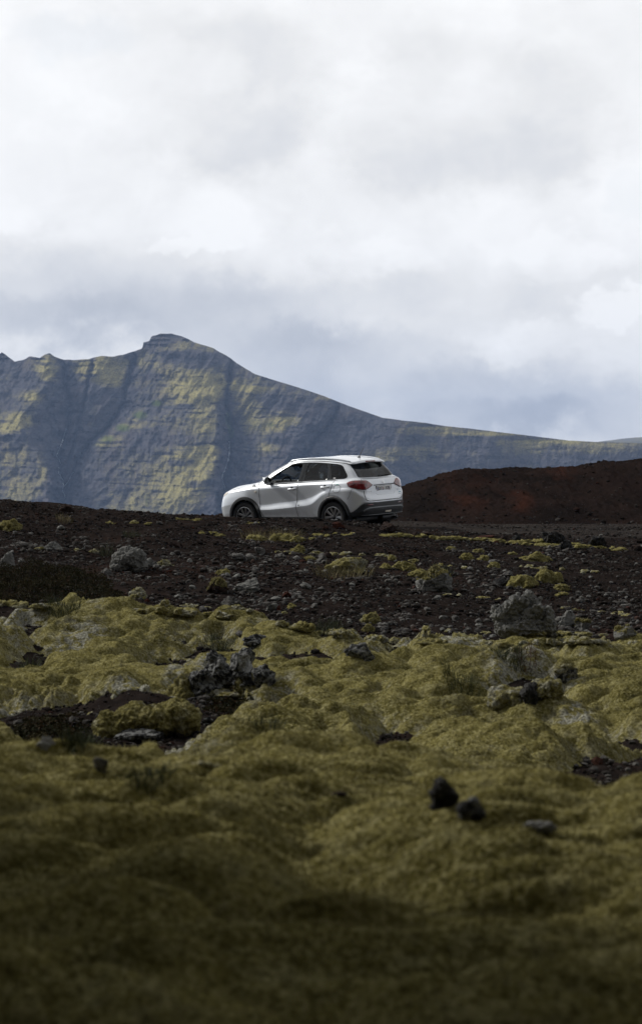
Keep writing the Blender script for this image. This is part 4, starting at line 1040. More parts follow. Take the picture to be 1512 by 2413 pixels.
def build_mountain():
    pxs = np.concatenate([np.linspace(-1400, -260, 60)[:-1], np.arange(-260, 1780, 1.9), np.linspace(1782, 3000, 80)])
    NVIS = 430
    v = np.concatenate([np.linspace(-.25, 0, 12)[:-1], np.linspace(0, 1, NVIS)])
    P, Vv = np.meshgrid(pxs, v); px = P.ravel(); vv = Vv.ravel()
    rr = np.interp(px, [p for p, _ in RIDGE], [r for _, r in RIDGE])
    jag = 1 - .75 * sstep(500, 640, px)
    rr = rr + 1.8 * fbm2(px * .05, px * 0 + 1.3, 5, 201) * jag
    row = 1262 + (rr - 1262) * vv
    alt = (HOR - row) * .88                            # rough altitude, metres
    ts = np.clip((1262 - row) / (1262 - 790.), -.3, 1)
    D = YB + 640 * (.55 * ts + .45 * np.abs(ts) ** 1.35 * np.sign(ts))
    D = D + 260 * sstep(600, 1500, px) * (1 - vv) ** 0 * .8
    env = sstep(-.03, .10, vv) * (1 - .55 * sstep(.93, 1.0, vv))
    wob = 8 * fbm2(px * .03, row * .03, 3, 202) + 4 * fbm2(px * .08, row * .06, 3, 203)
    soft_ = 1 - .5 * sstep(700, 900, px)
    fd = form_depth(px + 2.2 * wob * sstep(.0, .1, vv), row)
    D = D + 2.0 * fd * env + (26 * fbm2((px + .4 * row) * .012, row * .010, 4, 241, .6) + 12 * np.abs(perlin2((px + .5 * row) * .03, row * .016, 242))) * env * soft_
    zz = alt + 7 * fbm2(px * .006, row * .006, 3, 204) + 2.5 * fbm2(px * .05, row * .02, 2, 205) + .012 * (px - 400)
    up = sstep(-70, 40, zz)
    strata = 0; cliff = 0
    for lam, sd, wgt in ((44., 206, 1.0), (20., 207, .95), (9.5, 211, .8)):
        f = zz / lam + .35; fr = f - np.floor(f)
        g = np.clip((fr - .30) / .70, 0, 1)
        patch = sstep(-.05, .42, fbm2(px * .014 + np.floor(f) * 7.7, row * .01, 4, sd))
        strata = strata + 1.5 * lam * (g - fr) * patch * .65
        cliff = np.maximum(cliff, wgt * sstep(.0, .05, fr) * sstep(.40, .27, fr) * patch)
    soft = 1 - .6 * sstep(560, 820, px)
    D = D + strata * env * (.35 + .65 * up) * soft
    # ribs and rills, leaning the way the slopes do
    lean = (.62 * (np.minimum(row, 1010) - 850) + .14 * np.clip(row - 1010, 0, None)) * (1 - .75 * sstep(760, 980, px))
    u = px + wob * .8 + lean
    rib = np.abs(perlin2(u * .040, row * .012, 208)) + .6 * np.abs(perlin2(u * .10, row * .022, 209)) + .4 * np.abs(perlin2(u * .27, row * .05, 210))
    D = D + (.5 - rib) * 10.0 * env * (.55 + .45 * up) * (1 - .5 * sstep(600, 900, px))
    D = D + cliff * 7 * np.abs(perlin2(px * .16, row * .02, 216)) * env + 4.0 * fbm2(px * .22, row * .24, 4, 212, .6) * env
    # blocky lava cap at the summit and the crags left of it
    cap = sstep(.35, .7, blobs(px, row, [(368, 800, 34, 18, 1.3), (8, 842, 18, 12, 1.), (90, 844, 20, 7, .8), (440, 800, 18, 6, .7)]))
    D = D + cap * (14 * np.abs(perlin2(px * .13, row * .03, 213)) - 10 * sstep(.4, .6, np.abs(((row - 787) / 11.) % 1 - .5) * 2))
    for pts, d0, d1 in FORMS:                           # a sharp cleft along each gully floor
        if d1 > 30 and -100 < pts[0][0] < 900:
            q = np.array(pts, float); D = D + 34 * np.exp(-((px + 1.4 * wob - np.interp(row, q[:, 1], q[:, 0])) / 5.0) ** 2) * env
    X = (px - CX) / FPX * D; z = (HOR - row) / FPX * D
    # what grows where
    n_v = fbm2((px + lean) * .045, row * .016, 5, 221, .62); n_h = fbm2(px * .016 + 3, zz * .09, 5, 222, .6); n_f = fbm2((px + lean) * .20, row * .13, 4, 223, .7); n_g = fbm2(px * .55, row * .6, 2, 226)
    bare = np.zeros(len(px))                          # washed-out rock along the gully floors
    for pts, d0, d1 in FORMS:
        if d1 > 30 and -100 < pts[0][0] < 900:
            q = np.array(pts, float); tt = np.clip((row - q[0, 1]) / 300, 0, 1); bare = np.maximum(bare, np.exp(-((px + wob - np.interp(row, q[:, 1], q[:, 0]) + 8 * tt) / (7 + 20 * tt)) ** 2))
    rk = np.clip(blobs(px, row, ROCK), 0, 1.2)
    moss = blobs(px, row, YELLOW) * .70 + .06 - .10 * sstep(650, 950, px) + .36 * n_v + .24 * n_h + .20 * n_f + .20 * n_g - .55 * bare - .42 * rk - .42 * cliff * (.5 + .5 * up) * soft
    moss = sstep(-.05, .66, moss) * (1 - .8 * cap)
    green = sstep(.35, .9, blobs(px, row, GREEN) + .25 * n_f)
    rust = sstep(.0, .5, fbm2((px + lean) * .02 + 5, row * .012, 3, 224))
    t_ = NT('mountain_rock'); p = t_.pos()
    n1 = t_.noise(p, .05, 5, .65); n2 = t_.noise(t_.vm('MULTIPLY', p, (1, .6, 3)), .10, 5, .7); n3 = t_.noise(t_.vm('MULTIPLY', p, (1, .6, 2)), .32, 3, .7)
    c = t_.mix(t_.ramp(n1, .3, .7), (.052, .055, .070), (.108, .103, .115))
    c = t_.mix(t_.math('MULTIPLY', t_.attr('rust'), .5), c, (.105, .086, .085))
    c = t_.mix(t_.math('MULTIPLY', t_.ramp(n2, .50, .68), .5), c, (.15, .14, .14))
    c = t_.mix(t_.math('MULTIPLY', t_.ramp(n2, .44, .32), .6), c, (.020, .022, .030))
    c = t_.mix(t_.math('MULTIPLY', t_.math('MULTIPLY', t_.attr('cliff'), t_.ramp(n3, .35, .6)), .65), c, (.018, .019, .025))
    my = t_.mix(t_.ramp(n3, .3, .7), (.22, .195, .078), (.45, .395, .172))
    c = t_.mix(t_.math('MULTIPLY', t_.attr('moss'), t_.ramp(n2, .30, .52, .45, 1)), c, my)
    c = t_.mix(t_.math('MULTIPLY', t_.attr('green'), .8), c, (.085, .12, .030))
    t_.bsdf(c, .95, normal=t_.bump(t_.math('ADD', n2, n3), .8, 4.0), spec=0.0)
    # the far side of the ridge
    nb = 24; top = np.stack([X, D, z], 1)[-len(pxs):]; back = []
    for k in range(1, nb + 1):
        q = k / nb; back.append(top + np.stack([0 * top[:, 0], np.full(len(top), 1300 * q), -(30 * q + 420 * q * q) * np.clip((top[:, 2] + 110) / 400, 0, 1)], 1))
    Vt = np.concatenate([np.stack([X, D, z], 1)] + back); nr = len(v) + nb; pad = np.zeros(nb * len(pxs))
    o = mesh_obj('mountain', Vt, [grid_faces(nr, len(pxs))], t_.mat, attrs={k: np.concatenate([a_, pad]) for k, a_ in (('moss', moss), ('green', green), ('rust', rust), ('cliff', cliff))})
    tag(o, kind='structure')
    # brooks falling down the gullies
    Dg = D.reshape(len(v), len(pxs)); Rg = row.reshape(len(v), len(pxs))
    def mhit(px_, row_):
        j = int(np.argmin(np.abs(pxs - px_))); i = int(np.argmin(np.abs(Rg[:, j] - row_))); d = Dg[max(i - 1, 0):i + 2, j - 1:j + 2].min() - 1.2
        return np.array([(px_ - CX) / FPX * d, d, (HOR - row_) / FPX * d])
    w = NT('white_water'); n = w.noise(w.pos(), .25, 3); w.bsdf(w.mix(w.ramp(n, .35, .65), (.20, .24, .28), (.72, .76, .80)), .4)
    def brook(pts, wd):
        q = resample_px(pts, 2.5); Pq = np.array([mhit(*a) for a in q])
        ww = wd * np.clip(.15 + 1.2 * np.abs(perlin2(np.arange(len(Pq)) * .21, np.zeros(len(Pq)) + wd, 230)) * RNG.uniform(.6, 1.5, len(Pq)), .12, 2)
        m = len(Pq); k = np.arange(m - 1); sx = np.stack([ww, 0 * ww, 0 * ww], 1)
        Vb = np.concatenate([Pq - sx, Pq + sx, Pq + [0, -.6, .3]])
        F = np.concatenate([np.stack([k, k + 1, k + 1 + 2 * m, k + 2 * m], 1), np.stack([k + 2 * m, k + 1 + 2 * m, k + 1 + m, k + m], 1)])
        tag(mesh_obj('waterfall', Vb, [F], w.mat), kind='structure')
    brook([(157,1010),(152,1022),(146,1043),(139,1060),(133,1073),(141,1084),(142,1093)], .75)
    brook([(139,1101),(138,1112),(148,1131),(150,1143),(147,1158),(152,1166),(154,1174)], .8)
    brook([(172,1113),(160,1136),(151,1146)], .4)
    brook([(541,1040),(540,1068),(537,1085),(531,1104),(524,1118),(523,1130),(530,1145),(531,1158),(527,1172)], .7)
def resample_px(pts, step):
    p = np.array(pts, float); d = np.concatenate([[0], np.cumsum(np.linalg.norm(np.diff(p, axis=0), axis=1))])
    s = np.linspace(0, d[-1], max(2, int(d[-1] / step) + 1)); q = np.stack([np.interp(s, d, p[:, 0]), np.interp(s, d, p[:, 1])], 1)
    q[:, 0] += RNG.normal(0, .5, len(s)); return q
build_mountain()

def build_far_hill():
    xs = np.arange(400, 4200, 14.); ys = np.linspace(6600, 8200, 90)
    X, Y = np.meshgrid(xs, ys); X = X.ravel(); Y = Y.ravel(); px = CX + FPX * X / Y
    rr = np.interp(px, [1100, 1300, 1380, 1420, 1460, 1512, 1600, 1800, 2300, 3200], [1120, 1062, 1046, 1040, 1034, 1030, 1026, 1028, 1044, 1080]) + 1.5 * fbm2(px * .03, px * 0, 4, 231)
    zr = (HOR - rr) / FPX * 7700; t = (Y - 6600) / 1100; tc = np.clip(t, 0, 1)
    z = -110 + (zr + 110) * np.sin(tc * math.pi / 2) - np.clip(t - 1, 0, 9) * 90 + 8 * fbm2(X * .01, Y * .01, 4, 232) * np.sin(np.clip(t, 0, 1) * math.pi)
    m = NT('far_hill'); n = m.noise(m.pos(), .01, 5, .6); m.bsdf(m.mix(m.ramp(n, .35, .65), (.06, .062, .07), (.12, .11, .06)), .95)
    tag(mesh_obj('hill', np.stack([X, Y, z], 1), [grid_faces(len(ys), len(xs))], m.mat), kind='structure')
build_far_hill()

# ------------------------------------------------------------------ air between here and the mountain
def build_haze():
    m = NT('haze'); v = m.n('ShaderNodeVolumePrincipled', {'Color': (.44, .62, 1.0, 1), 'Density': 4.6e-5, 'Anisotropy': .2})
    o = m.n('ShaderNodeOutputMaterial'); m.t.links.new(v.outputs[0], o.inputs['Volume'])
    bm = bmesh.new(); bmesh.ops.create_cube(bm, size=1)
    bmesh.ops.transform(bm, matrix=Matrix.Translation((0, 0, 150)) @ Matrix.Diagonal((25000, 25000, 640, 1)), verts=bm.verts)
    tag(bm_obj('haze', bm, m.mat, smooth=False), kind='stuff')
build_haze()
# ------------------------------------------------------------------ rocks, moss cushions, tufts
def surf(x, y):
    z = land_z(x, y)
    m = (y < 34)
    if np.any(m):
        zm = moss_z(x[m], y[m]); sd = moss_sd(x[m], y[m]); q = z[m]; z[m] = np.where(sd > -.03, np.maximum(q - .1, zm), q)
    return z
_YS = np.concatenate([np.arange(4.6, 16, .025), np.arange(16, 66, .04)])
def foot(px, row):
    d = ray_dir(px, row); xs = d[0] / d[1] * _YS; zs = d[2] / d[1] * _YS
    b = zs < surf(xs, _YS); k = int(np.argmax(b)) if b.any() else len(_YS) - 1
    return xs[k], _YS[k], surf(xs[k:k + 1], _YS[k:k + 1])[0]

_ICO = {}
def ico(sub):
    if sub not in _ICO:
        bm = bmesh.new(); bmesh.ops.create_icosphere(bm, subdivisions=sub, radius=1.0); bm.verts.ensure_lookup_table()
        _ICO[sub] = (np.array([v.co[:] for v in bm.verts]), np.array([[v.index for v in f.verts] for f in bm.faces])); bm.free()
    return _ICO[sub]
def rock_shape(seed, sub=4, lump=.30, knob=.13, grit=.06, cut=9):
    P, F = ico(sub); r = np.random.default_rng(seed); P = P.copy()
    for _ in range(cut):                              # broken faces
        n = r.normal(size=3); n /= np.linalg.norm(n); o = r.uniform(.45, .8); d = P @ n - o
        P = P - np.clip(d, 0, None)[:, None] * n * .9
    q = P + seed * 3.7
    k = 1 + lump * fbm3(q * 1.3, 3, seed) + knob * fbm3(q * 3.3, 3, seed + 5) - knob * .5 * np.abs(fbm3(q * 5.5, 2, seed + 9)) * 2
    if sub >= 4: k = k + grit * fbm3(q * 13, 3, seed + 3)
    P = P * k[:, None]
    if sub >= 5: P = P * (1 - .05 * sstep(.15, .5, fbm3(q * 7 + 3, 2, seed + 21)))[:, None]
    lo, hi = P.min(0), P.max(0); P = (P - (lo + hi) / 2) / (hi - lo) * 2
    return P, F                                       # fills the box -1..1

def stone_mat(name, dark, light, spots, lichen=(.40, .40, .37), amount=.5, red=0.0):
    t = NT(name); p = t.obj(); g = t.pos()
    n1 = t.noise(g, 6, 5, .65); n2 = t.noise(g, 26, 4, .7); n3 = t.noise(g, 85, 3, .7)
    c = t.mix(t.ramp(n1, .3, .7), dark, light)
    c = t.mix(t.math('MULTIPLY', t.ramp(n3, .5, .3), .6), c, tuple(.4 * a for a in dark))
    c = t.mix(t.math('MULTIPLY', t.ramp(t.math('ADD', n2, t.math('MULTIPLY', n1, .5)), 1.02 - spots * .5, 1.12 - spots * .5), amount), c, lichen)
    t.bsdf(c, .92, normal=t.bump(t.math('ADD', n2, n3), .9, .02), spec=.05)
    return t.mat
LAVA = stone_mat('dark_lava', (.018, .018, .019), (.050, .050, .051), .62, (.27, .275, .27), .6)
LICH = stone_mat('lichen_crusted_lava', (.018, .018, .0185), (.055, .054, .053), .86, (.20, .20, .19), .75)
GREYST = stone_mat('grey_stone', (.030, .028, .027), (.070, .067, .065), .75, (.17, .166, .158), .6)
REDST = stone_mat('red_scoria', (.030, .013, .010), (.070, .025, .018), .3, (.10, .075, .066), .3)
BROWN = stone_mat('brown_scoria', (.020, .0145, .013), (.050, .034, .029), .4, (.10, .085, .08), .4)
BLACK = stone_mat('black_lava', (.0105, .0102, .0105), (.029, .028, .028), .55, (.11, .11, .105), .45)

def cap_of(P, F, thick, thr, seed):
    """the upward faces of a rock, swollen: its cap of moss"""
    n = np.zeros_like(P); fn = np.cross(P[F[:, 1]] - P[F[:, 0]], P[F[:, 2]] - P[F[:, 0]])
    for k in range(3): np.add.at(n, F[:, k], fn)
    n /= np.linalg.norm(n, axis=1, keepdims=True) + 1e-12
    up = n[:, 2] + .3 * fbm3(P * 2.5 / max(P.max(), .05), 3, seed) + .5 * (P[:, 2] / (np.abs(P[:, 2]).max() + 1e-9)) - .2
    keep = (up[F] > thr).any(1); f = F[keep]; ids, inv = np.unique(f, return_inverse=True)
    q = P[ids]; w = sstep(thr - .05, thr + .45, up[ids])
    q = q + n[ids] * (thick * w * (1 + .5 * fbm3(q * 9, 2, seed + 2)) - .3 * thick * (1 - w))[:, None]
    return q, inv.reshape(f.shape)

USED = []
def place_rock(name, label, px, row, w, h, mat, seed, sub=5, group=None, depth=.8, sink=.35, cap=None, cat='rock', lump=.34, knob=.16, cut=9, cgrey=.15):
    x, y, z = foot(px, row); W = w * y / FPX; H = h * y / FPX; D = W * depth
    P, F = rock_shape(seed, sub, lump, knob, .06, cut)
    P = P * [W / 2, D / 2, H * (1 + sink) / 2] + [0, 0, H * (1 - sink) / 2]
    y = y + D * .42; USED.append((x, y, max(W, D) * .5))
    e = empty(name, (x, y, z)) if cap is not None else None
    if cap is not None:
        o = mesh_obj('stone', P, [F], mat, e); cq, cf = cap_of(P, F, .13 * H + .012, cap, seed); moss_part(cq, cf, e, grey=cgrey); tag(e, label, cat, group); return e
    o = mesh_obj(name, P, [F], mat); o.location = (x, y, z); tag(o, label, cat, group); return o
def moss_part(q, f, parent, name='moss_cap', grey=.15, dens=1.0):
    a, b, c = q[f[:, 0]], q[f[:, 1]], q[f[:, 2]]; n = np.cross(b - a, c - a); A = np.linalg.norm(n, axis=1) / 2; n = n / (2 * A[:, None] + 1e-12)
    if n[:, 2].mean() < 0: n = -n
    cnt = int(min(9000, A.sum() * 5200 * dens)); k = RNG.choice(len(f), cnt, p=A / A.sum()); u, v = RNG.uniform(0, 1, (2, cnt)); s = u + v > 1; u[s], v[s] = 1 - u[s], 1 - v[s]
    p = a[k] + (b[k] - a[k]) * u[:, None] + (c[k] - a[k]) * v[:, None]; L = .018 * RNG.uniform(.5, 1.5, cnt)[:, None]
    tip = p + (n[k] * .8 + RNG.normal(0, .5, (cnt, 3)) + [0, 0, .3]) * L; th = RNG.uniform(0, 6.3, cnt); sd = np.stack([np.cos(th), np.sin(th), 0 * th], 1) * .0045
    tv = np.stack([p - sd - n[k] * .003, p + sd - n[k] * .003, tip], 1).reshape(-1, 3); T = np.arange(len(tv)).reshape(-1, 3) + len(q)
    g = np.clip(np.full(len(q), grey) + .5 * fbm3(q * 6, 2, 3), 0, 1)
    me = mesh_data(name, np.concatenate([q, tv]), [np.concatenate([f, T])], [MOSS, FUZZ], True, {'grey': np.concatenate([g, np.full(len(tv), grey)]), 'rnd': np.concatenate([np.zeros(len(q)), np.repeat(RNG.uniform(0, 1, cnt), 3)])},
                   np.concatenate([np.zeros(len(f)), np.ones(len(T))]))
    return link(name, me, parent)
def cushion_shape(W, D, H, seed, sub=5):
    P, F = ico(sub); P = P.copy(); q = P + seed * 1.9
    k = 1 + .55 * fbm3(q * 1.2, 3, seed) + .22 * (np.abs(vnoise3(*(q * 2.6).T, seed + 4)) - .3) + .10 * (np.abs(vnoise3(*(q * 6).T, seed + 6)) - .3) + .05 * fbm3(q * 14, 2, seed + 7)
    P = P * k[:, None]; P[:, 2] = np.where(P[:, 2] < 0, P[:, 2] * .35, P[:, 2])
    lo, hi = P[:, :2].min(0), P[:, :2].max(0); P[:, :2] = (P[:, :2] - (lo + hi) / 2) / (hi - lo) * 2
    P[:, 2] /= P[:, 2].max(); return P * [W / 2, D / 2, H], F
def place_cushion(label, px, row, w, h, seed, grey=.1, group='moss cushions on the gravel slope', depth=1.0):
    x, y, z = foot(px, row); W = w * y / FPX; H = max(h * y / FPX * .9, .05); D = max(W * depth, .18)
    P, F = cushion_shape(W, D, H, seed); y += D * .4; USED.append((x, y, W * .5))
    o = moss_part(P, F, None, 'moss_cushion', grey); o.location = (x, y, surf(np.array([x]), np.array([y]))[0] - .02); tag(o, label, 'moss cushion', group); return o

WHITEL = simple_mat('white_lichen', (.22, .225, .225), .9, var=.4, scale=40, bump=.3)
def lumpy_rock(name, label, px, row, w, h, lumps, mat, seed, depth=.8, group=None, knob=.05, cap=None, cgrey=.5, fine=.02, cut=4):
    """one solid grown from several lumps: (x, depth, height of centre, rx, ry, rz) in units of its half width / half depth / height"""
    x, y, z = foot(px, row); W = w * y / FPX; H = h * y / FPX; D = W * depth; V, F, n = [], [], 0
    for k, (cx_, cy_, cz_, rx, ry, rz) in enumerate(lumps):
        P, f = rock_shape(seed + k * 3, 4, .22, .10, .05, cut); V.append(P * [rx * W / 2, ry * D / 2, rz * H] + [cx_ * W / 2, cy_ * D / 2, cz_ * H]); F.append(f + n); n += len(P)
    tmp = link('lump', mesh_data('lump', np.concatenate(V), [np.concatenate(F)])); m = tmp.modifiers.new('r', 'REMESH'); m.mode = 'VOXEL'; m.voxel_size = max(.008, W / 110)
    bpy.context.view_layer.update(); me = bpy.data.meshes.new_from_object(tmp.evaluated_get(bpy.context.evaluated_depsgraph_get())); bpy.data.objects.remove(tmp)
    P = np.empty(len(me.vertices) * 3, np.float32); me.vertices.foreach_get('co', P); P = P.reshape(-1, 3).astype(float); N = np.empty(len(me.vertices) * 3, np.float32); me.vertex_normals.foreach_get('vector', N); N = N.reshape(-1, 3)
    Q = np.empty(len(me.polygons) * 4, np.int32); me.polygons.foreach_get('vertices', Q); Q = Q.reshape(-1, 4); bpy.data.meshes.remove(me)
    q = P / W + seed; amp = knob * W
    P = P + N * (amp * fbm3(q * 7, 3, seed) + amp * .8 * (np.abs(fbm3(q * 15, 2, seed + 4)) - .25) + fine * W * fbm3(q * 34, 2, seed + 8))[:, None]
    T = np.concatenate([Q[:, [0, 1, 2]], Q[:, [0, 2, 3]]]); y += D * .40; USED.append((x, y, W * .5))
    if mat is None:
        o = moss_part(P, T, None, name, cgrey); o.location = (x, y, z); tag(o, label, 'moss cushion', group); return o
    if cap is None:
        o = mesh_obj(name, P, [T], mat); o.location = (x, y, z); tag(o, label, 'rock', group); return o
    e = empty(name, (x, y, z)); mesh_obj('stone', P, [T], mat, e); cq, cf = cap_of(P, T, .10 * H + .01, cap, seed); moss_part(cq, cf, e, grey=cgrey); tag(e, label, 'rock', group); return e
# ---- lava in the moss field
lumpy_rock('lava_rock', 'large black lava rock standing in the middle of the moss, left of the white-patched one', 500, 1642, 126, 108,
  [(-.45, 0, .25, .50, .9, .34), (.05, .1, .42, .55, .9, .44), (.45, 0, .25, .55, .9, .40), (.10, .2, .78, .34, .6, .20), (-.2, -.2, .12, .9, .9, .22)], LAVA, 4, knob=.06)
wr = lumpy_rock('lava_rock', 'upright dark lava rock with a white lichen patch, leaning on the large black rock', 572, 1618, 68, 88,
  [(.05, 0, .30, .80, .9, .42), (.25, .1, .70, .62, .8, .28), (-.4, 0, .55, .50, .8, .28), (0, 0, .05, 1., 1., .2)], LAVA, 9, depth=.9, knob=.05)
def lichen_patch(o, c, r):
    me = o.data; P = np.empty(len(me.vertices) * 3, np.float32); me.vertices.foreach_get('co', P); P = P.reshape(-1, 3); F = np.empty(len(me.polygons) * 3, np.int32); me.polygons.foreach_get('vertices', F); F = F.reshape(-1, 3)
    lo, hi = P.min(0), P.max(0); q = (P - lo) / (hi - lo); d = np.hypot((q[:, 0] - c[0]) / r[0], (q[:, 2] - c[1]) / r[1]) + .45 * fbm3(P * 14, 3, 3); front = q[:, 1] < .55
    keep = ((d < 1) & front)[F].all(1); f = F[keep]; ids, inv = np.unique(f, return_inverse=True); n = P[ids] - P.mean(0); n /= np.linalg.norm(n, axis=1, keepdims=True)
    mesh_obj('lichen_patch', P[ids] + n * .004, [inv.reshape(f.shape)], WHITEL, o)
lichen_patch(wr, (.58, .62), (.26, .20))
place_rock('lava_rock', 'dark lava block close right of the large rock in the moss', 621, 1614, 60, 46, LAVA, 8, 5)
place_rock('lava_rock', 'dark lava rock with pale top lying behind the large rock in the moss', 602, 1528, 66, 32, LAVA, 12, 5)
place_rock('lava_rock', 'thin light slab poking from the moss behind the dark rocks', 568, 1502, 30, 14, GREYST, 14, 4)
place_rock('lava_rock', 'speckled dark lava rock sunk in moss under the gravel edge near the centre', 847, 1556, 76, 40, LAVA, 17, 5)
place_rock('lava_rock', 'black lump standing in for the dark hollow under the grey moss hump at right', 1254, 1670, 58, 56, BLACK, 24, 5, sink=.6, depth=1.1, lump=.22)  # shade of the hollow under the hump, put in as a black lump
place_rock('lava_rock', 'small dark rock with grey moss cap at the top of the right hump', 1335, 1612, 60, 36, LAVA, 23, 5, cap=.45, cgrey=.75, sink=.6)
place_rock('lava_rock', 'low row of dark lava below the moss hummock in the soil hollow', 325, 1757, 120, 34, LAVA, 27, 5)
place_rock('lava_rock', 'grey upright stone in the dark soil hollow at lower left', 236, 1832, 38, 38, GREYST, 29, 5)
place_rock('lava_rock', 'small dark stone on bare red soil right of the moss hummock', 490, 1709, 32, 18, LAVA, 31, 4)
place_rock('lava_rock', 'grey crusted stone at the left edge of the soil hollow', 105, 1770, 52, 28, LICH, 33, 5)
lumpy_rock('lava_rock', 'tall blurred dark lava stone on the foreground moss crest', 1046, 1910, 72, 72,
  [(-.15, 0, .55, .62, .9, .42), (-.25, 0, .82, .42, .7, .18), (.45, 0, .30, .55, .8, .34), (0, 0, .05, .9, .9, .25), (-.6, .1, .45, .35, .7, .25), (.1, .3, .62, .3, .6, .3)], BLACK, 37, knob=.11, fine=.035, cut=5)
lumpy_rock('lava_rock', 'squat blurred dark lava stone with pale lichen, right of the tall one on the crest', 1111, 1941, 74, 58,
  [(0, 0, .35, .85, .9, .45), (.15, .1, .75, .40, .7, .25), (-.5, 0, .3, .45, .8, .35), (.5, 0, .3, .48, .8, .38)], LAVA, 41, knob=.11, fine=.035, cut=5)
place_rock('lava_rock', 'low blurred lava outcrop half covered by the foreground moss at right', 1270, 1972, 90, 24, LICH, 43, 5)
place_rock('lava_rock', 'flat reddish stone lying on the foreground moss crest', 798, 1884, 44, 11, BROWN, 45, 4)
lumpy_rock('moss_cushion', 'big moss hummock with dark undercut standing alone in the soil hollow', 342, 1742, 258, 92,
  [(-.62, .0, .22, .40, .8, .42), (-.25, .1, .40, .45, .9, .46), (.15, .0, .42, .42, .8, .44), (.48, .2, .52, .40, .8, .46), (.72, .1, .40, .28, .7, .44)], None, 330, depth=.55, knob=.035, fine=.012, cgrey=.2, cut=0)
place_cushion('grey moss pad in front of the large black rock in the moss', 535, 1652, 120, 20, 331, .65, group=None, depth=.8)
place_cushion('moss bank leaning on the left side of the large black rock', 425, 1648, 84, 84, 332, .2, group=None)
place_cushion('grey moss hump around the dark hollow at right', 1208, 1662, 130, 60, 333, .65, group=None, depth=.9)
place_cushion('grey moss swell right behind the dark hollow at right', 1290, 1650, 90, 50, 334, .55, group=None, depth=.9)
place_cushion('yellow moss ledge with grey rim in front of the soil hollow at its right end', 470, 1808, 130, 40, 335, .45, group=None, depth=.8)
# ---- boulders on the gravel slope
lumpy_rock('lava_boulder', 'big knobbly lichen-grey lava boulder at the right end of the gravel slope', 1236, 1494, 146, 98,
  [(-.62, 0, .30, .38, .8, .36), (-.25, .1, .52, .42, .8, .40), (.05, .2, .76, .34, .7, .24), (.35, .0, .48, .40, .8, .36), (.68, 0, .28, .34, .8, .36), (0, -.3, .16, .95, .9, .26), (.15, -.5, .34, .30, .5, .26), (-.5, -.4, .14, .4, .6, .2)], LICH, 52, knob=.085, fine=.03, cut=3)
lumpy_rock('lava_boulder', 'rounded grey lichen-covered boulder on the left part of the slope', 301, 1349, 92, 62,
  [(-.2, 0, .40, .75, .9, .48), (.3, 0, .46, .66, .9, .46), (.0, .2, .66, .60, .7, .32), (.55, -.2, .2, .5, .7, .3), (-.55, -.2, .2, .45, .7, .3)], LICH, 61, knob=.06, cut=1)
place_rock('lava_boulder', 'grey boulder with yellow moss top beside the grass right of centre', 1024, 1395, 90, 52, LICH, 55, 6, cap=.86, cut=4, knob=.12, sink=.5)
place_rock('lava_boulder', 'dark round stone with moss on its right side in the middle of the slope', 513, 1400, 58, 32, BROWN, 57, 5, cap=.62)
place_rock('lava_boulder', 'cluster of crumbly grey lichen right of the dark mossy stone', 580, 1397, 66, 34, LICH, 59, 5, knob=.26)
place_rock('lava_boulder', 'low grey crusted stone below the lichen cluster', 542, 1428, 50, 20, GREYST, 61, 5)
place_rock('lava_boulder', 'pale stone with lichen rim above the mossy stone', 562, 1324, 44, 20, GREYST, 63, 5)
place_rock('lava_boulder', 'grey rock cut by the left edge of the picture', 12, 1339, 44, 38, LICH, 65, 5)
place_rock('lava_boulder', 'jagged low grey rock between the left edge and the rounded boulder', 125, 1299, 48, 22, LICH, 67, 5)
place_rock('lava_boulder', 'small stone leaning on the right foot of the rounded grey boulder', 354, 1338, 34, 24, LICH, 69, 5)
place_rock('lava_boulder', 'flat stone at the left foot of the rounded grey boulder', 250, 1355, 34, 16, GREYST, 71, 5)
place_rock('lava_boulder', 'black lava lump left of the two big moss cushions', 1180, 1383, 52, 24, BLACK, 73, 5)
place_rock('lava_boulder', 'crusty grey stone touching the right side of the big knobbly boulder', 1338, 1479, 46, 40, LICH, 75, 5)
place_rock('lava_boulder', 'small grey stone with a yellow moss cap right of the big boulder', 1374, 1488, 38, 24, LICH, 77, 5, cap=.6)
place_rock('lava_boulder', 'grey mossy stone near the right edge at the foot of the slope', 1475, 1510, 56, 32, LICH, 79, 5, cap=.8)
place_rock('lava_boulder', 'dark stones on the skyline at the left', 157, 1207, 38, 20, BROWN, 81, 5)
# ---- along the road
RG = 'boulders along the road edge'
place_rock('scoria_block', 'brown boulder lying behind the rear bumper of the car', 915, 1257, 42, 27, BROWN, 91, 5, RG)
place_rock('scoria_block', 'red scoria block in front of the rear wheel of the car', 797, 1247, 32, 18, REDST, 93, 5, RG)
place_rock('scoria_block', 'largest rough dark lava block by the roadside moss', 1306, 1284, 60, 32, BLACK, 95, 5, RG, lump=.42, knob=.25)
place_rock('scoria_block', 'black block against the right side of the largest roadside block', 1333, 1296, 34, 22, BLACK, 97, 5, RG)
place_rock('scoria_block', 'dark angular block farthest right but one on the road edge', 1408, 1287, 44, 24, BLACK, 99, 5, RG)
place_rock('scoria_block', 'block at the right border of the picture on the road edge', 1502, 1299, 30, 14, BROWN, 101, 4, RG)
place_rock('scoria_block', 'small black block with a peaked top on the road edge', 1217, 1273, 22, 13, BLACK, 103, 4, RG)
place_rock('scoria_block', 'small brown block left of the peaked one on the road edge', 1186, 1272, 20, 11, BROWN, 105, 4, RG)
place_rock('scoria_block', 'flat reddish slab behind the line of roadside moss', 1146, 1270, 44, 8, REDST, 107, 4, RG)
place_rock('scoria_block', 'low dark slab right of the brown boulder behind the car', 1004, 1263, 30, 10, BROWN, 109, 4, RG)
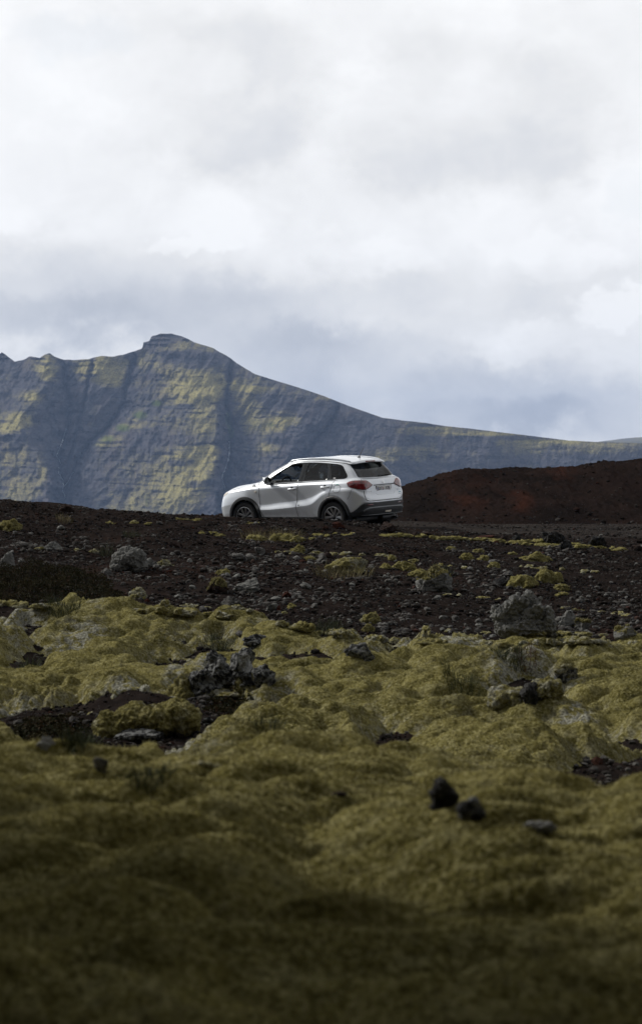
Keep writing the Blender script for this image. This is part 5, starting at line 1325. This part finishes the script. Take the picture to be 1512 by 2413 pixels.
# ---- cushions, each told apart by its neighbours
for k, (lab, px, row, w, h, g) in enumerate((
    ('round yellow cushion leftmost of the row below the roadside moss', 1100, 1320, 38, 20, .05), ('small cushion behind the row right of the slope centre', 1128, 1304, 30, 13, .05), ('cushion second from left in the row below the roadside moss', 1138, 1321, 36, 18, .05),
    ('cushion lowest of the row below the roadside moss', 1164, 1338, 36, 18, .05), ('small cushion alone above the wide cushion', 1209, 1307, 28, 12, .1), ('wide low cushion below the largest roadside block', 1262, 1324, 90, 28, .05),
    ('large cushion in the group left of the mossy boulder', 953, 1346, 62, 28, .05), ('small cushion at the back of the group left of the mossy boulder', 921, 1322, 28, 16, .05), ('cushion at the left end of the group left of the mossy boulder', 909, 1341, 32, 18, .05),
    ('long cushion touching the left side of the mossy boulder', 985, 1364, 58, 26, .05), ('lone little cushion close under the roadside moss line', 1062, 1298, 26, 13, .05), ('left one of the two big bright cushions above the knobbly boulder', 1234, 1388, 80, 36, .02),
    ('right one of the two big bright cushions above the knobbly boulder', 1296, 1377, 72, 42, .02), ('pale flat cushion right of the knobbly boulder top', 1326, 1393, 46, 18, .25), ('thin bright cushion under the pale flat one', 1326, 1404, 46, 12, .05),
    ('tall cushion with grey top at the lower edge of the gravel', 873, 1470, 52, 34, .3), ('round cushion just below the tall grey-topped one', 867, 1490, 34, 24, .1), ('broad grassy mound of faded moss in the middle of the slope', 812, 1353, 112, 42, .45),
    ('dark olive cushion above the dark mossy stone', 524, 1357, 36, 19, .05), ('bright cushion right of the straw-coloured grass patch', 701, 1304, 46, 25, .05), ('thin cushion under the bright one right of the grass patch', 728, 1321, 42, 11, .1),
    ('small yellow cushion above the moss carpet left of centre', 686, 1435, 32, 16, .1), ('cushion at the left border near the skyline', 18, 1252, 66, 30, .15), ('whitish cushion above the moss carpet near the lower left scrub', 322, 1412, 50, 30, .7),
    ('small whitish cushion close above the moss carpet', 387, 1434, 28, 16, .6), ('pale cushion right of the rounded grey boulder', 390, 1334, 46, 20, .55), ('low cushion among grey lichen near the right end', 1380, 1500, 40, 14, .3))):
    place_cushion(lab, px, row, w, h, 301 + k, g)

# ---- moss creeping along the road edge and around the car, read as one growth
def moss_strip(lines, label, grey=.08):
    V, F, n = [], [], 0
    for pts, w0, h0, cnt in lines:
        p = np.array(pts, float); d = np.concatenate([[0], np.cumsum(np.abs(np.diff(p[:, 0])) + 1e-6)])
        for k in range(cnt):
            s = RNG.uniform(0, d[-1]); px = np.interp(s, d, p[:, 0]); row = np.interp(s, d, p[:, 1]) + RNG.normal(0, 1.2)
            x, y, z = foot(px, row); W = w0 * RNG.uniform(.5, 1.4) * y / FPX; H = h0 * RNG.uniform(.6, 1.3) * y / FPX
            P, f = cushion_shape(W, max(W * .9, .25), H, int(500 + n % 9), 4); V.append(P + [x, y, z - .015]); F.append(f + n); n += len(P)
    o = moss_part(np.concatenate(V), np.concatenate(F), None, 'moss', grey, .7); tag(o, label, 'moss', kind='stuff')
moss_strip([([(900, 1262), (980, 1264), (1060, 1270), (1150, 1275), (1260, 1284), (1320, 1290)], 34, 7, 60), ([(1345, 1286), (1400, 1290), (1480, 1298)], 30, 7, 14), ([(1230, 1278), (1290, 1276)], 30, 8, 6),
            ([(745, 1262), (830, 1261)], 26, 6, 10), ([(740, 1268), (700, 1272)], 20, 5, 4)], 'thin bright line of moss along the near edge of the gravel road')
moss_strip([([(560, 1268), (640, 1272), (715, 1276)], 44, 15, 14), ([(470, 1256), (530, 1262)], 24, 6, 7), ([(585, 1232), (610, 1233)], 14, 5, 4), ([(410, 1222), (490, 1226)], 18, 4, 8), ([(310, 1232), (380, 1236)], 18, 5, 7), ([(240, 1228), (270, 1234)], 16, 5, 4)],
           'patches of yellow moss on the gravel in front of the car')

moss_strip([([(600, 1462), (660, 1474), (720, 1484), (780, 1494), (860, 1506), (930, 1516)], 38, 14, 22), ([(1000, 1516), (1100, 1516), (1190, 1524), (1280, 1514), (1400, 1512), (1500, 1518)], 40, 12, 26), ([(280, 1440), (420, 1444), (540, 1456)], 36, 12, 14), ([(0, 1425), (100, 1432)], 40, 12, 8)],
           'greyish moss fraying out along the upper edge of the moss carpet', .45)
moss_strip([([(640, 1300), (900, 1310), (1100, 1340)], 26, 6, 26), ([(1050, 1400), (1300, 1430), (1480, 1450)], 26, 6, 16), ([(420, 1430), (620, 1440), (720, 1450)], 26, 7, 14), ([(1150, 1330), (1420, 1350)], 22, 6, 14), ([(60, 1290), (240, 1300)], 26, 7, 8), ([(1000, 1490), (1440, 1496)], 30, 8, 16)],
           'low flat greyish moss scraps spread over the gravel slope', .5)
# ---- tufts of grass
def grass_mat(name, a, b):
    t = NT(name); c = t.mix(t.attr('rnd'), a, b); t.bsdf(c, .75, spec=.2); return t.mat
G_DARK = grass_mat('dark_grass', (.014, .020, .007), (.045, .055, .016)); G_STRAW = grass_mat('straw_grass', (.10, .085, .035), (.26, .22, .11)); G_RED = grass_mat('reddish_grass', (.045, .025, .015), (.11, .06, .035))
def blades(x, y, z, n, spread, L, wd, lean=.35, sy=1.0):
    r = np.sqrt(RNG.uniform(0, 1, n)); a = RNG.uniform(0, 6.283, n); bx = x + r * np.cos(a) * spread; by = y + r * np.sin(a) * spread * sy
    h = L * RNG.uniform(.45, 1.15, n); lx = RNG.normal(0, lean, n) * h + np.cos(a) * r * h * .35; ly = RNG.normal(0, lean, n) * h
    th = RNG.uniform(0, 3.14, n); wx, wy = np.cos(th) * wd, np.sin(th) * wd; bz = surf(bx, by) - .02
    b0 = np.stack([bx - wx, by - wy, bz], 1); b1 = np.stack([bx + wx, by + wy, bz], 1)
    m0 = np.stack([bx + lx * .35 - wx * .7, by + ly * .35 - wy * .7, bz + h * .6], 1); m1 = np.stack([bx + lx * .35 + wx * .7, by + ly * .35 + wy * .7, bz + h * .6], 1); tp = np.stack([bx + lx, by + ly, bz + h], 1)
    V = np.stack([b0, b1, m1, m0, tp], 1).reshape(-1, 3); k = np.arange(n)[:, None] * 5
    return V, k + np.array([0, 1, 2, 3]), k + np.array([3, 2, 4]), np.repeat(RNG.uniform(0, 1, n), 5)
def tuft(label, px, row, w, h, n, mat, sy=1.6, wd=.0032):
    x, y, z = foot(px, row); V, Q, T, r = blades(x, y + .1, z, n, w * y / FPX / 2, h * y / FPX, wd, sy=sy)
    o = link('grass_tuft', mesh_data('grass_tuft', V - [x, y, z], [Q, T], [mat], True, {'rnd': r})); o.location = (x, y, z); tag(o, label, 'grass tuft', 'grass tufts among moss and gravel')
tuft('dark green tuft above the left end of the moss carpet', 148, 1446, 80, 34, 260, G_DARK)
tuft('green tuft behind the large black lava rock in the moss', 512, 1532, 90, 36, 260, G_DARK)
tuft('tuft with pinkish seed heads at the upper edge of the moss near the centre', 770, 1494, 80, 36, 220, G_DARK)
tuft('dark tuft at the upper edge of the moss right of centre', 1200, 1556, 66, 36, 260, G_DARK)
tuft('reddish brown tuft right beside the dark tuft at the moss edge', 1240, 1572, 60, 26, 160, G_RED)
tuft('thin grass in the dip left of the grey moss hump', 1088, 1630, 90, 40, 200, G_DARK)
tuft('dark tuft at the left border in a gap of the moss', 58, 1572, 76, 34, 200, G_DARK)
tuft('dark tuft at the lower end of the soil hollow behind the crest', 345, 1866, 110, 44, 300, G_DARK)
tuft('dark grass in the middle of the soil hollow', 180, 1772, 80, 46, 260, G_DARK)
tuft('grass left of the rounded grey boulder', 248, 1312, 30, 34, 90, G_DARK)
tuft('grass behind the mossy boulder', 1042, 1352, 50, 26, 120, G_DARK)
tuft('round dark tuft high on the left part of the slope', 308, 1266, 44, 18, 150, G_DARK)
tuft('straw coloured grass in front of the car', 640, 1270, 150, 26, 420, G_STRAW, 1.2, .0025)
tuft('pale dry grass on the broad faded mound', 810, 1362, 140, 34, 360, G_STRAW, 1.2, .0025)
tuft('pale dry tuft near the skyline at the left', 150, 1232, 44, 20, 120, G_STRAW, 1.2, .0025)
tuft('grass on the faint green hollow left of the hummock', 620, 1722, 90, 36, 200, G_DARK)

# ---- low dark scrub
def scrub(poly, n, hmax, label, seed):
    x0, y0 = np.min(poly, 0); x1, y1 = np.max(poly, 0); x = RNG.uniform(max(x0, -9), min(x1, 9), n * 3); y = RNG.uniform(y0, y1, n * 3)
    s = poly_sd(x + .2 * fbm2(x * 2, y * 2, 2, seed), y + .5 * fbm2(x * 2 + 5, y * 2, 2, seed), poly); k = (s > 0) & (fbm2(x * 1.5, y * 1.5, 3, seed + 3) > -.25); x, y, s = x[k][:n], y[k][:n], s[k][:n]; m = len(x)
    top = hmax * sstep(0, .4, s) * (.35 + .65 * np.abs(perlin2(x * 2.2, y * 2.0, seed + 1)) * 1.6); z = surf(x, y) + top * RNG.uniform(0, 1, m) ** .6
    c = np.stack([x, y, z], 1); u = RNG.normal(size=(m, 3)); u /= np.linalg.norm(u, axis=1, keepdims=True); v = np.cross(u, RNG.normal(size=(m, 3))); v /= np.linalg.norm(v, axis=1, keepdims=True); sz = RNG.uniform(.007, .018, m)[:, None]
    V = np.stack([c - u * sz, c + v * sz * .5, c + u * sz, c - v * sz * .5], 1).reshape(-1, 3)
    t = NT('heather_leaves'); b = t.noise(t.pos(), 2.5, 3); c1 = t.mix(t.ramp(b, .35, .65), (.011, .013, .0045), (.030, .026, .010)); c1 = t.mix(t.ramp(t.attr('rnd'), .75, 1), c1, (.045, .022, .012)); t.bsdf(c1, .8, spec=.05)
    o = link('heather', mesh_data('heather', V, [np.arange(4 * m).reshape(-1, 4)], [t.mat], True, {'rnd': np.repeat(RNG.uniform(0, 1, m), 4)})); tag(o, label, 'scrub', kind='stuff')
scrub(SCRUB, 60000, .22, 'low dark brown green heather below the left part of the slope', 701)
scrub(hits([(470, 1640), (600, 1650), (620, 1690), (560, 1715), (490, 1690)]), 14000, .12, 'dark low scrub right of the moss hummock', 705)
scrub(hits([(0, 1700), (120, 1690), (220, 1720), (230, 1780), (130, 1800), (0, 1750)]), 16000, .15, 'dark low scrub in the left part of the soil hollow', 709)

# ---- stones lying loose on the slope
protos = {}
def stone_proto(kind, k):
    if (kind, k) not in protos:
        P, F = rock_shape(900 + k * 7 + {'g': 0, 'd': 100, 'r': 200, 'l': 300}[kind], 4 if k % 2 else 3, .3, .22)
        protos[(kind, k)] = mesh_data('stone', P, [F], [{'g': GREYST, 'd': BROWN, 'r': REDST, 'l': LICH}[kind]])
    return protos[(kind, k)]
STONE = {'g': ('stone', 'small grey lichen-spotted stone lying loose on the dark gravel slope', 'loose grey stones'), 'd': ('stone', 'small brown scoria stone lying loose on the dark gravel slope', 'loose brown stones'),
         'r': ('stone', 'small reddish scoria stone lying loose on the dark gravel slope', 'loose red stones'), 'l': ('stone', 'crumbly ash grey lichen lump lying loose on the dark gravel slope', 'loose lichen lumps')}
LITTER = [(700, 1420, 120, 40), (330, 1430, 60, 30), (1380, 1460, 90, 40), (420, 1340, 100, 40), (600, 1330, 80, 30), (1150, 1370, 120, 40), (900, 1380, 120, 40), (1000, 1480, 200, 25), (560, 1420, 80, 40), (1300, 1310, 120, 24), (90, 1300, 90, 30), (700, 1330, 60, 30), (1420, 1410, 80, 40), (1200, 1500, 200, 14)]
def scatter_stones(total):
    made = 0
    while made < total:
        if RNG.uniform() < .72:
            c = LITTER[RNG.integers(len(LITTER))]; px = RNG.normal(c[0], c[2] * .8); row = RNG.normal(c[1], c[3] * .7)
        else: px = RNG.uniform(-40, 1550); row = RNG.uniform(1235, 1500)
        if not 1228 < row < 1515: continue
        x, y, z = foot(px, row)
        if y < 29.5 or y > 47.5 or moss_sd(np.array([x]), np.array([y]))[0] > .05: continue
        if in_poly(np.array([x]), np.array([y]), SCRUB)[0] and RNG.uniform() < .8: continue
        if any((x - a) ** 2 + (y - b) ** 2 < (r * .8) ** 2 for a, b, r in USED): continue
        kind = RNG.choice(['g', 'l', 'd', 'r'], p=[.40, .36, .20, .04]); sz = min(.11, .036 * math.exp(RNG.normal(0, .5)))
        n, lab, grp = STONE[kind]
        o = bpy.data.objects.new(n, stone_proto(kind, int(RNG.integers(6)))); COL.objects.link(o)
        o.location = (x, y, z + sz * .22); o.scale = (sz * RNG.uniform(.8, 1.3), sz * RNG.uniform(.8, 1.2), sz * RNG.uniform(.5, .85)); o.rotation_euler = (RNG.normal(0, .2), RNG.normal(0, .2), RNG.uniform(0, 6.28))
        tag(o, lab, 'stone', grp); made += 1
scatter_stones(290)

# ---- gravel: the countless small clasts
def gravel():
    P0, F0 = ico(1); shapes = []
    for k in range(7):
        r = np.random.default_rng(60 + k); shapes.append(P0 * (1 + r.uniform(-.32, .32, len(P0)))[:, None] * r.uniform(.7, 1.2, 3))
    n = 120000
    y = np.sqrt(RNG.uniform(29.5 ** 2, 62 ** 2, n)); x = RNG.uniform(-1, 1, n) * y * math.tan(R(10))
    yh = RNG.uniform(15.5, 29.5, 26000); xh = RNG.uniform(-1, 1, 26000) * yh * math.tan(R(10)); x = np.concatenate([x, xh]); y = np.concatenate([y, yh])
    cl = fbm2(x * .9, y * .6, 4, 801); keep = RNG.uniform(0, 1, len(x)) < .25 + 1.3 * sstep(-.25, .35, cl); keep &= ~((y > 48) & (RNG.uniform(0, 1, len(x)) < .5)); keep &= ~((y > 47) & (x < -2.2)); x, y, cl = x[keep], y[keep], cl[keep]
    lx, ly = [], []
    for c in LITTER + [(RNG.uniform(0, 1500), RNG.uniform(1270, 1500), RNG.uniform(12, 40), RNG.uniform(5, 14)) for _ in range(34)]:
        k = 130 if c[2] > 41 else 45; a_ = RNG.normal(c[0], c[2] * .6, k); r_ = RNG.normal(c[1], c[3] * .55, k)
        h0 = foot(c[0], c[1]); h1 = foot(c[0], c[1] - c[3]); sl = abs(h1[1] - h0[1]) / c[3]
        yy = h0[1] + (c[1] - r_) * sl; lx.append((a_ - CX) / FPX * yy); ly.append(yy)
    lx = np.concatenate(lx); ly = np.concatenate(ly); kk = (ly > 29) & (ly < 46); nl = int(kk.sum()); x = np.concatenate([x, lx[kk]]); y = np.concatenate([y, ly[kk]]); lit = np.zeros(len(x)); lit[-nl:] = 1
    sd = np.full(len(x), -9.); q = y < 34; sd[q] = moss_sd(x[q], y[q]); keep = sd < .02; x, y, lit = x[keep], y[keep], lit[keep]
    m = len(x); s = np.minimum(.06, .0135 * np.exp(RNG.normal(0, .55, m))) * np.where(y > 47.5, .75, 1); s = np.where(lit > 0, np.minimum(.06, s * 1.9), s); z = land_z(x, y) + s * .25
    xm = RNG.uniform(.5, 12, 7000); ym = RNG.uniform(58.2, 67, 7000); zm, fm = mound_z(xm, ym); km = RNG.uniform(0, 1, 7000) < .25 + .75 * sstep(-.1, .4, fbm2(xm * .8, ym * .6, 3, 811)) * (1.2 - fm); xm, ym, zm = xm[km], ym[km], zm[km]
    sm = np.minimum(.11, .016 * np.exp(RNG.normal(0, .6, len(xm)))); x = np.concatenate([x, xm]); y = np.concatenate([y, ym]); z = np.concatenate([z, zm + sm * .2]); s = np.concatenate([s, sm]); lit = np.concatenate([lit, -.3 + 0 * xm]); m = len(x)
    grey = np.clip(RNG.normal(.2, .22, m) + .28 * lit + .35 * sstep(.0, .5, fbm2(x * .7 + 4, y * .5, 4, 805)), 0, 1); red = (RNG.uniform(0, 1, m) < .045) * RNG.uniform(.2, .8, m)
    V = np.empty((m, len(P0), 3)); sh = RNG.integers(0, 7, m); a = RNG.uniform(0, 6.28, m)
    for k in range(7):
        i = np.nonzero(sh == k)[0]; c, s_ = np.cos(a[i])[:, None], np.sin(a[i])[:, None]; p = shapes[k]
        V[i, :, 0] = (p[:, 0] * c - p[:, 1] * s_) * s[i, None] + x[i, None]; V[i, :, 1] = (p[:, 0] * s_ + p[:, 1] * c) * s[i, None] + y[i, None]; V[i, :, 2] = p[:, 2] * s[i, None] * .75 + z[i, None]
    F = (F0[None] + (np.arange(m) * len(P0))[:, None, None]).reshape(-1, 3)
    t = NT('gravel_clasts'); nz = t.noise(t.pos(), 60, 2)
    c = t.mix(t.ramp(t.attr('pale'), .2, 1.0, smooth=False), (.016, .0135, .0125), (.15, .145, .138)); c = t.mix(t.attr('red'), c, (.050, .020, .014)); c = t.mix(t.math('MULTIPLY', t.ramp(nz, .55, .35), .5), c, (.01, .009, .009))
    t.bsdf(c, .95, spec=0.0)
    o = link('gravel', mesh_data('gravel', V.reshape(-1, 3), [F], [t.mat], False, {'pale': np.repeat(grey, len(P0)), 'red': np.repeat(red, len(P0))})); tag(o, 'loose dark scoria gravel scattered over the slope and the road edge', 'gravel', kind='stuff')
gravel()
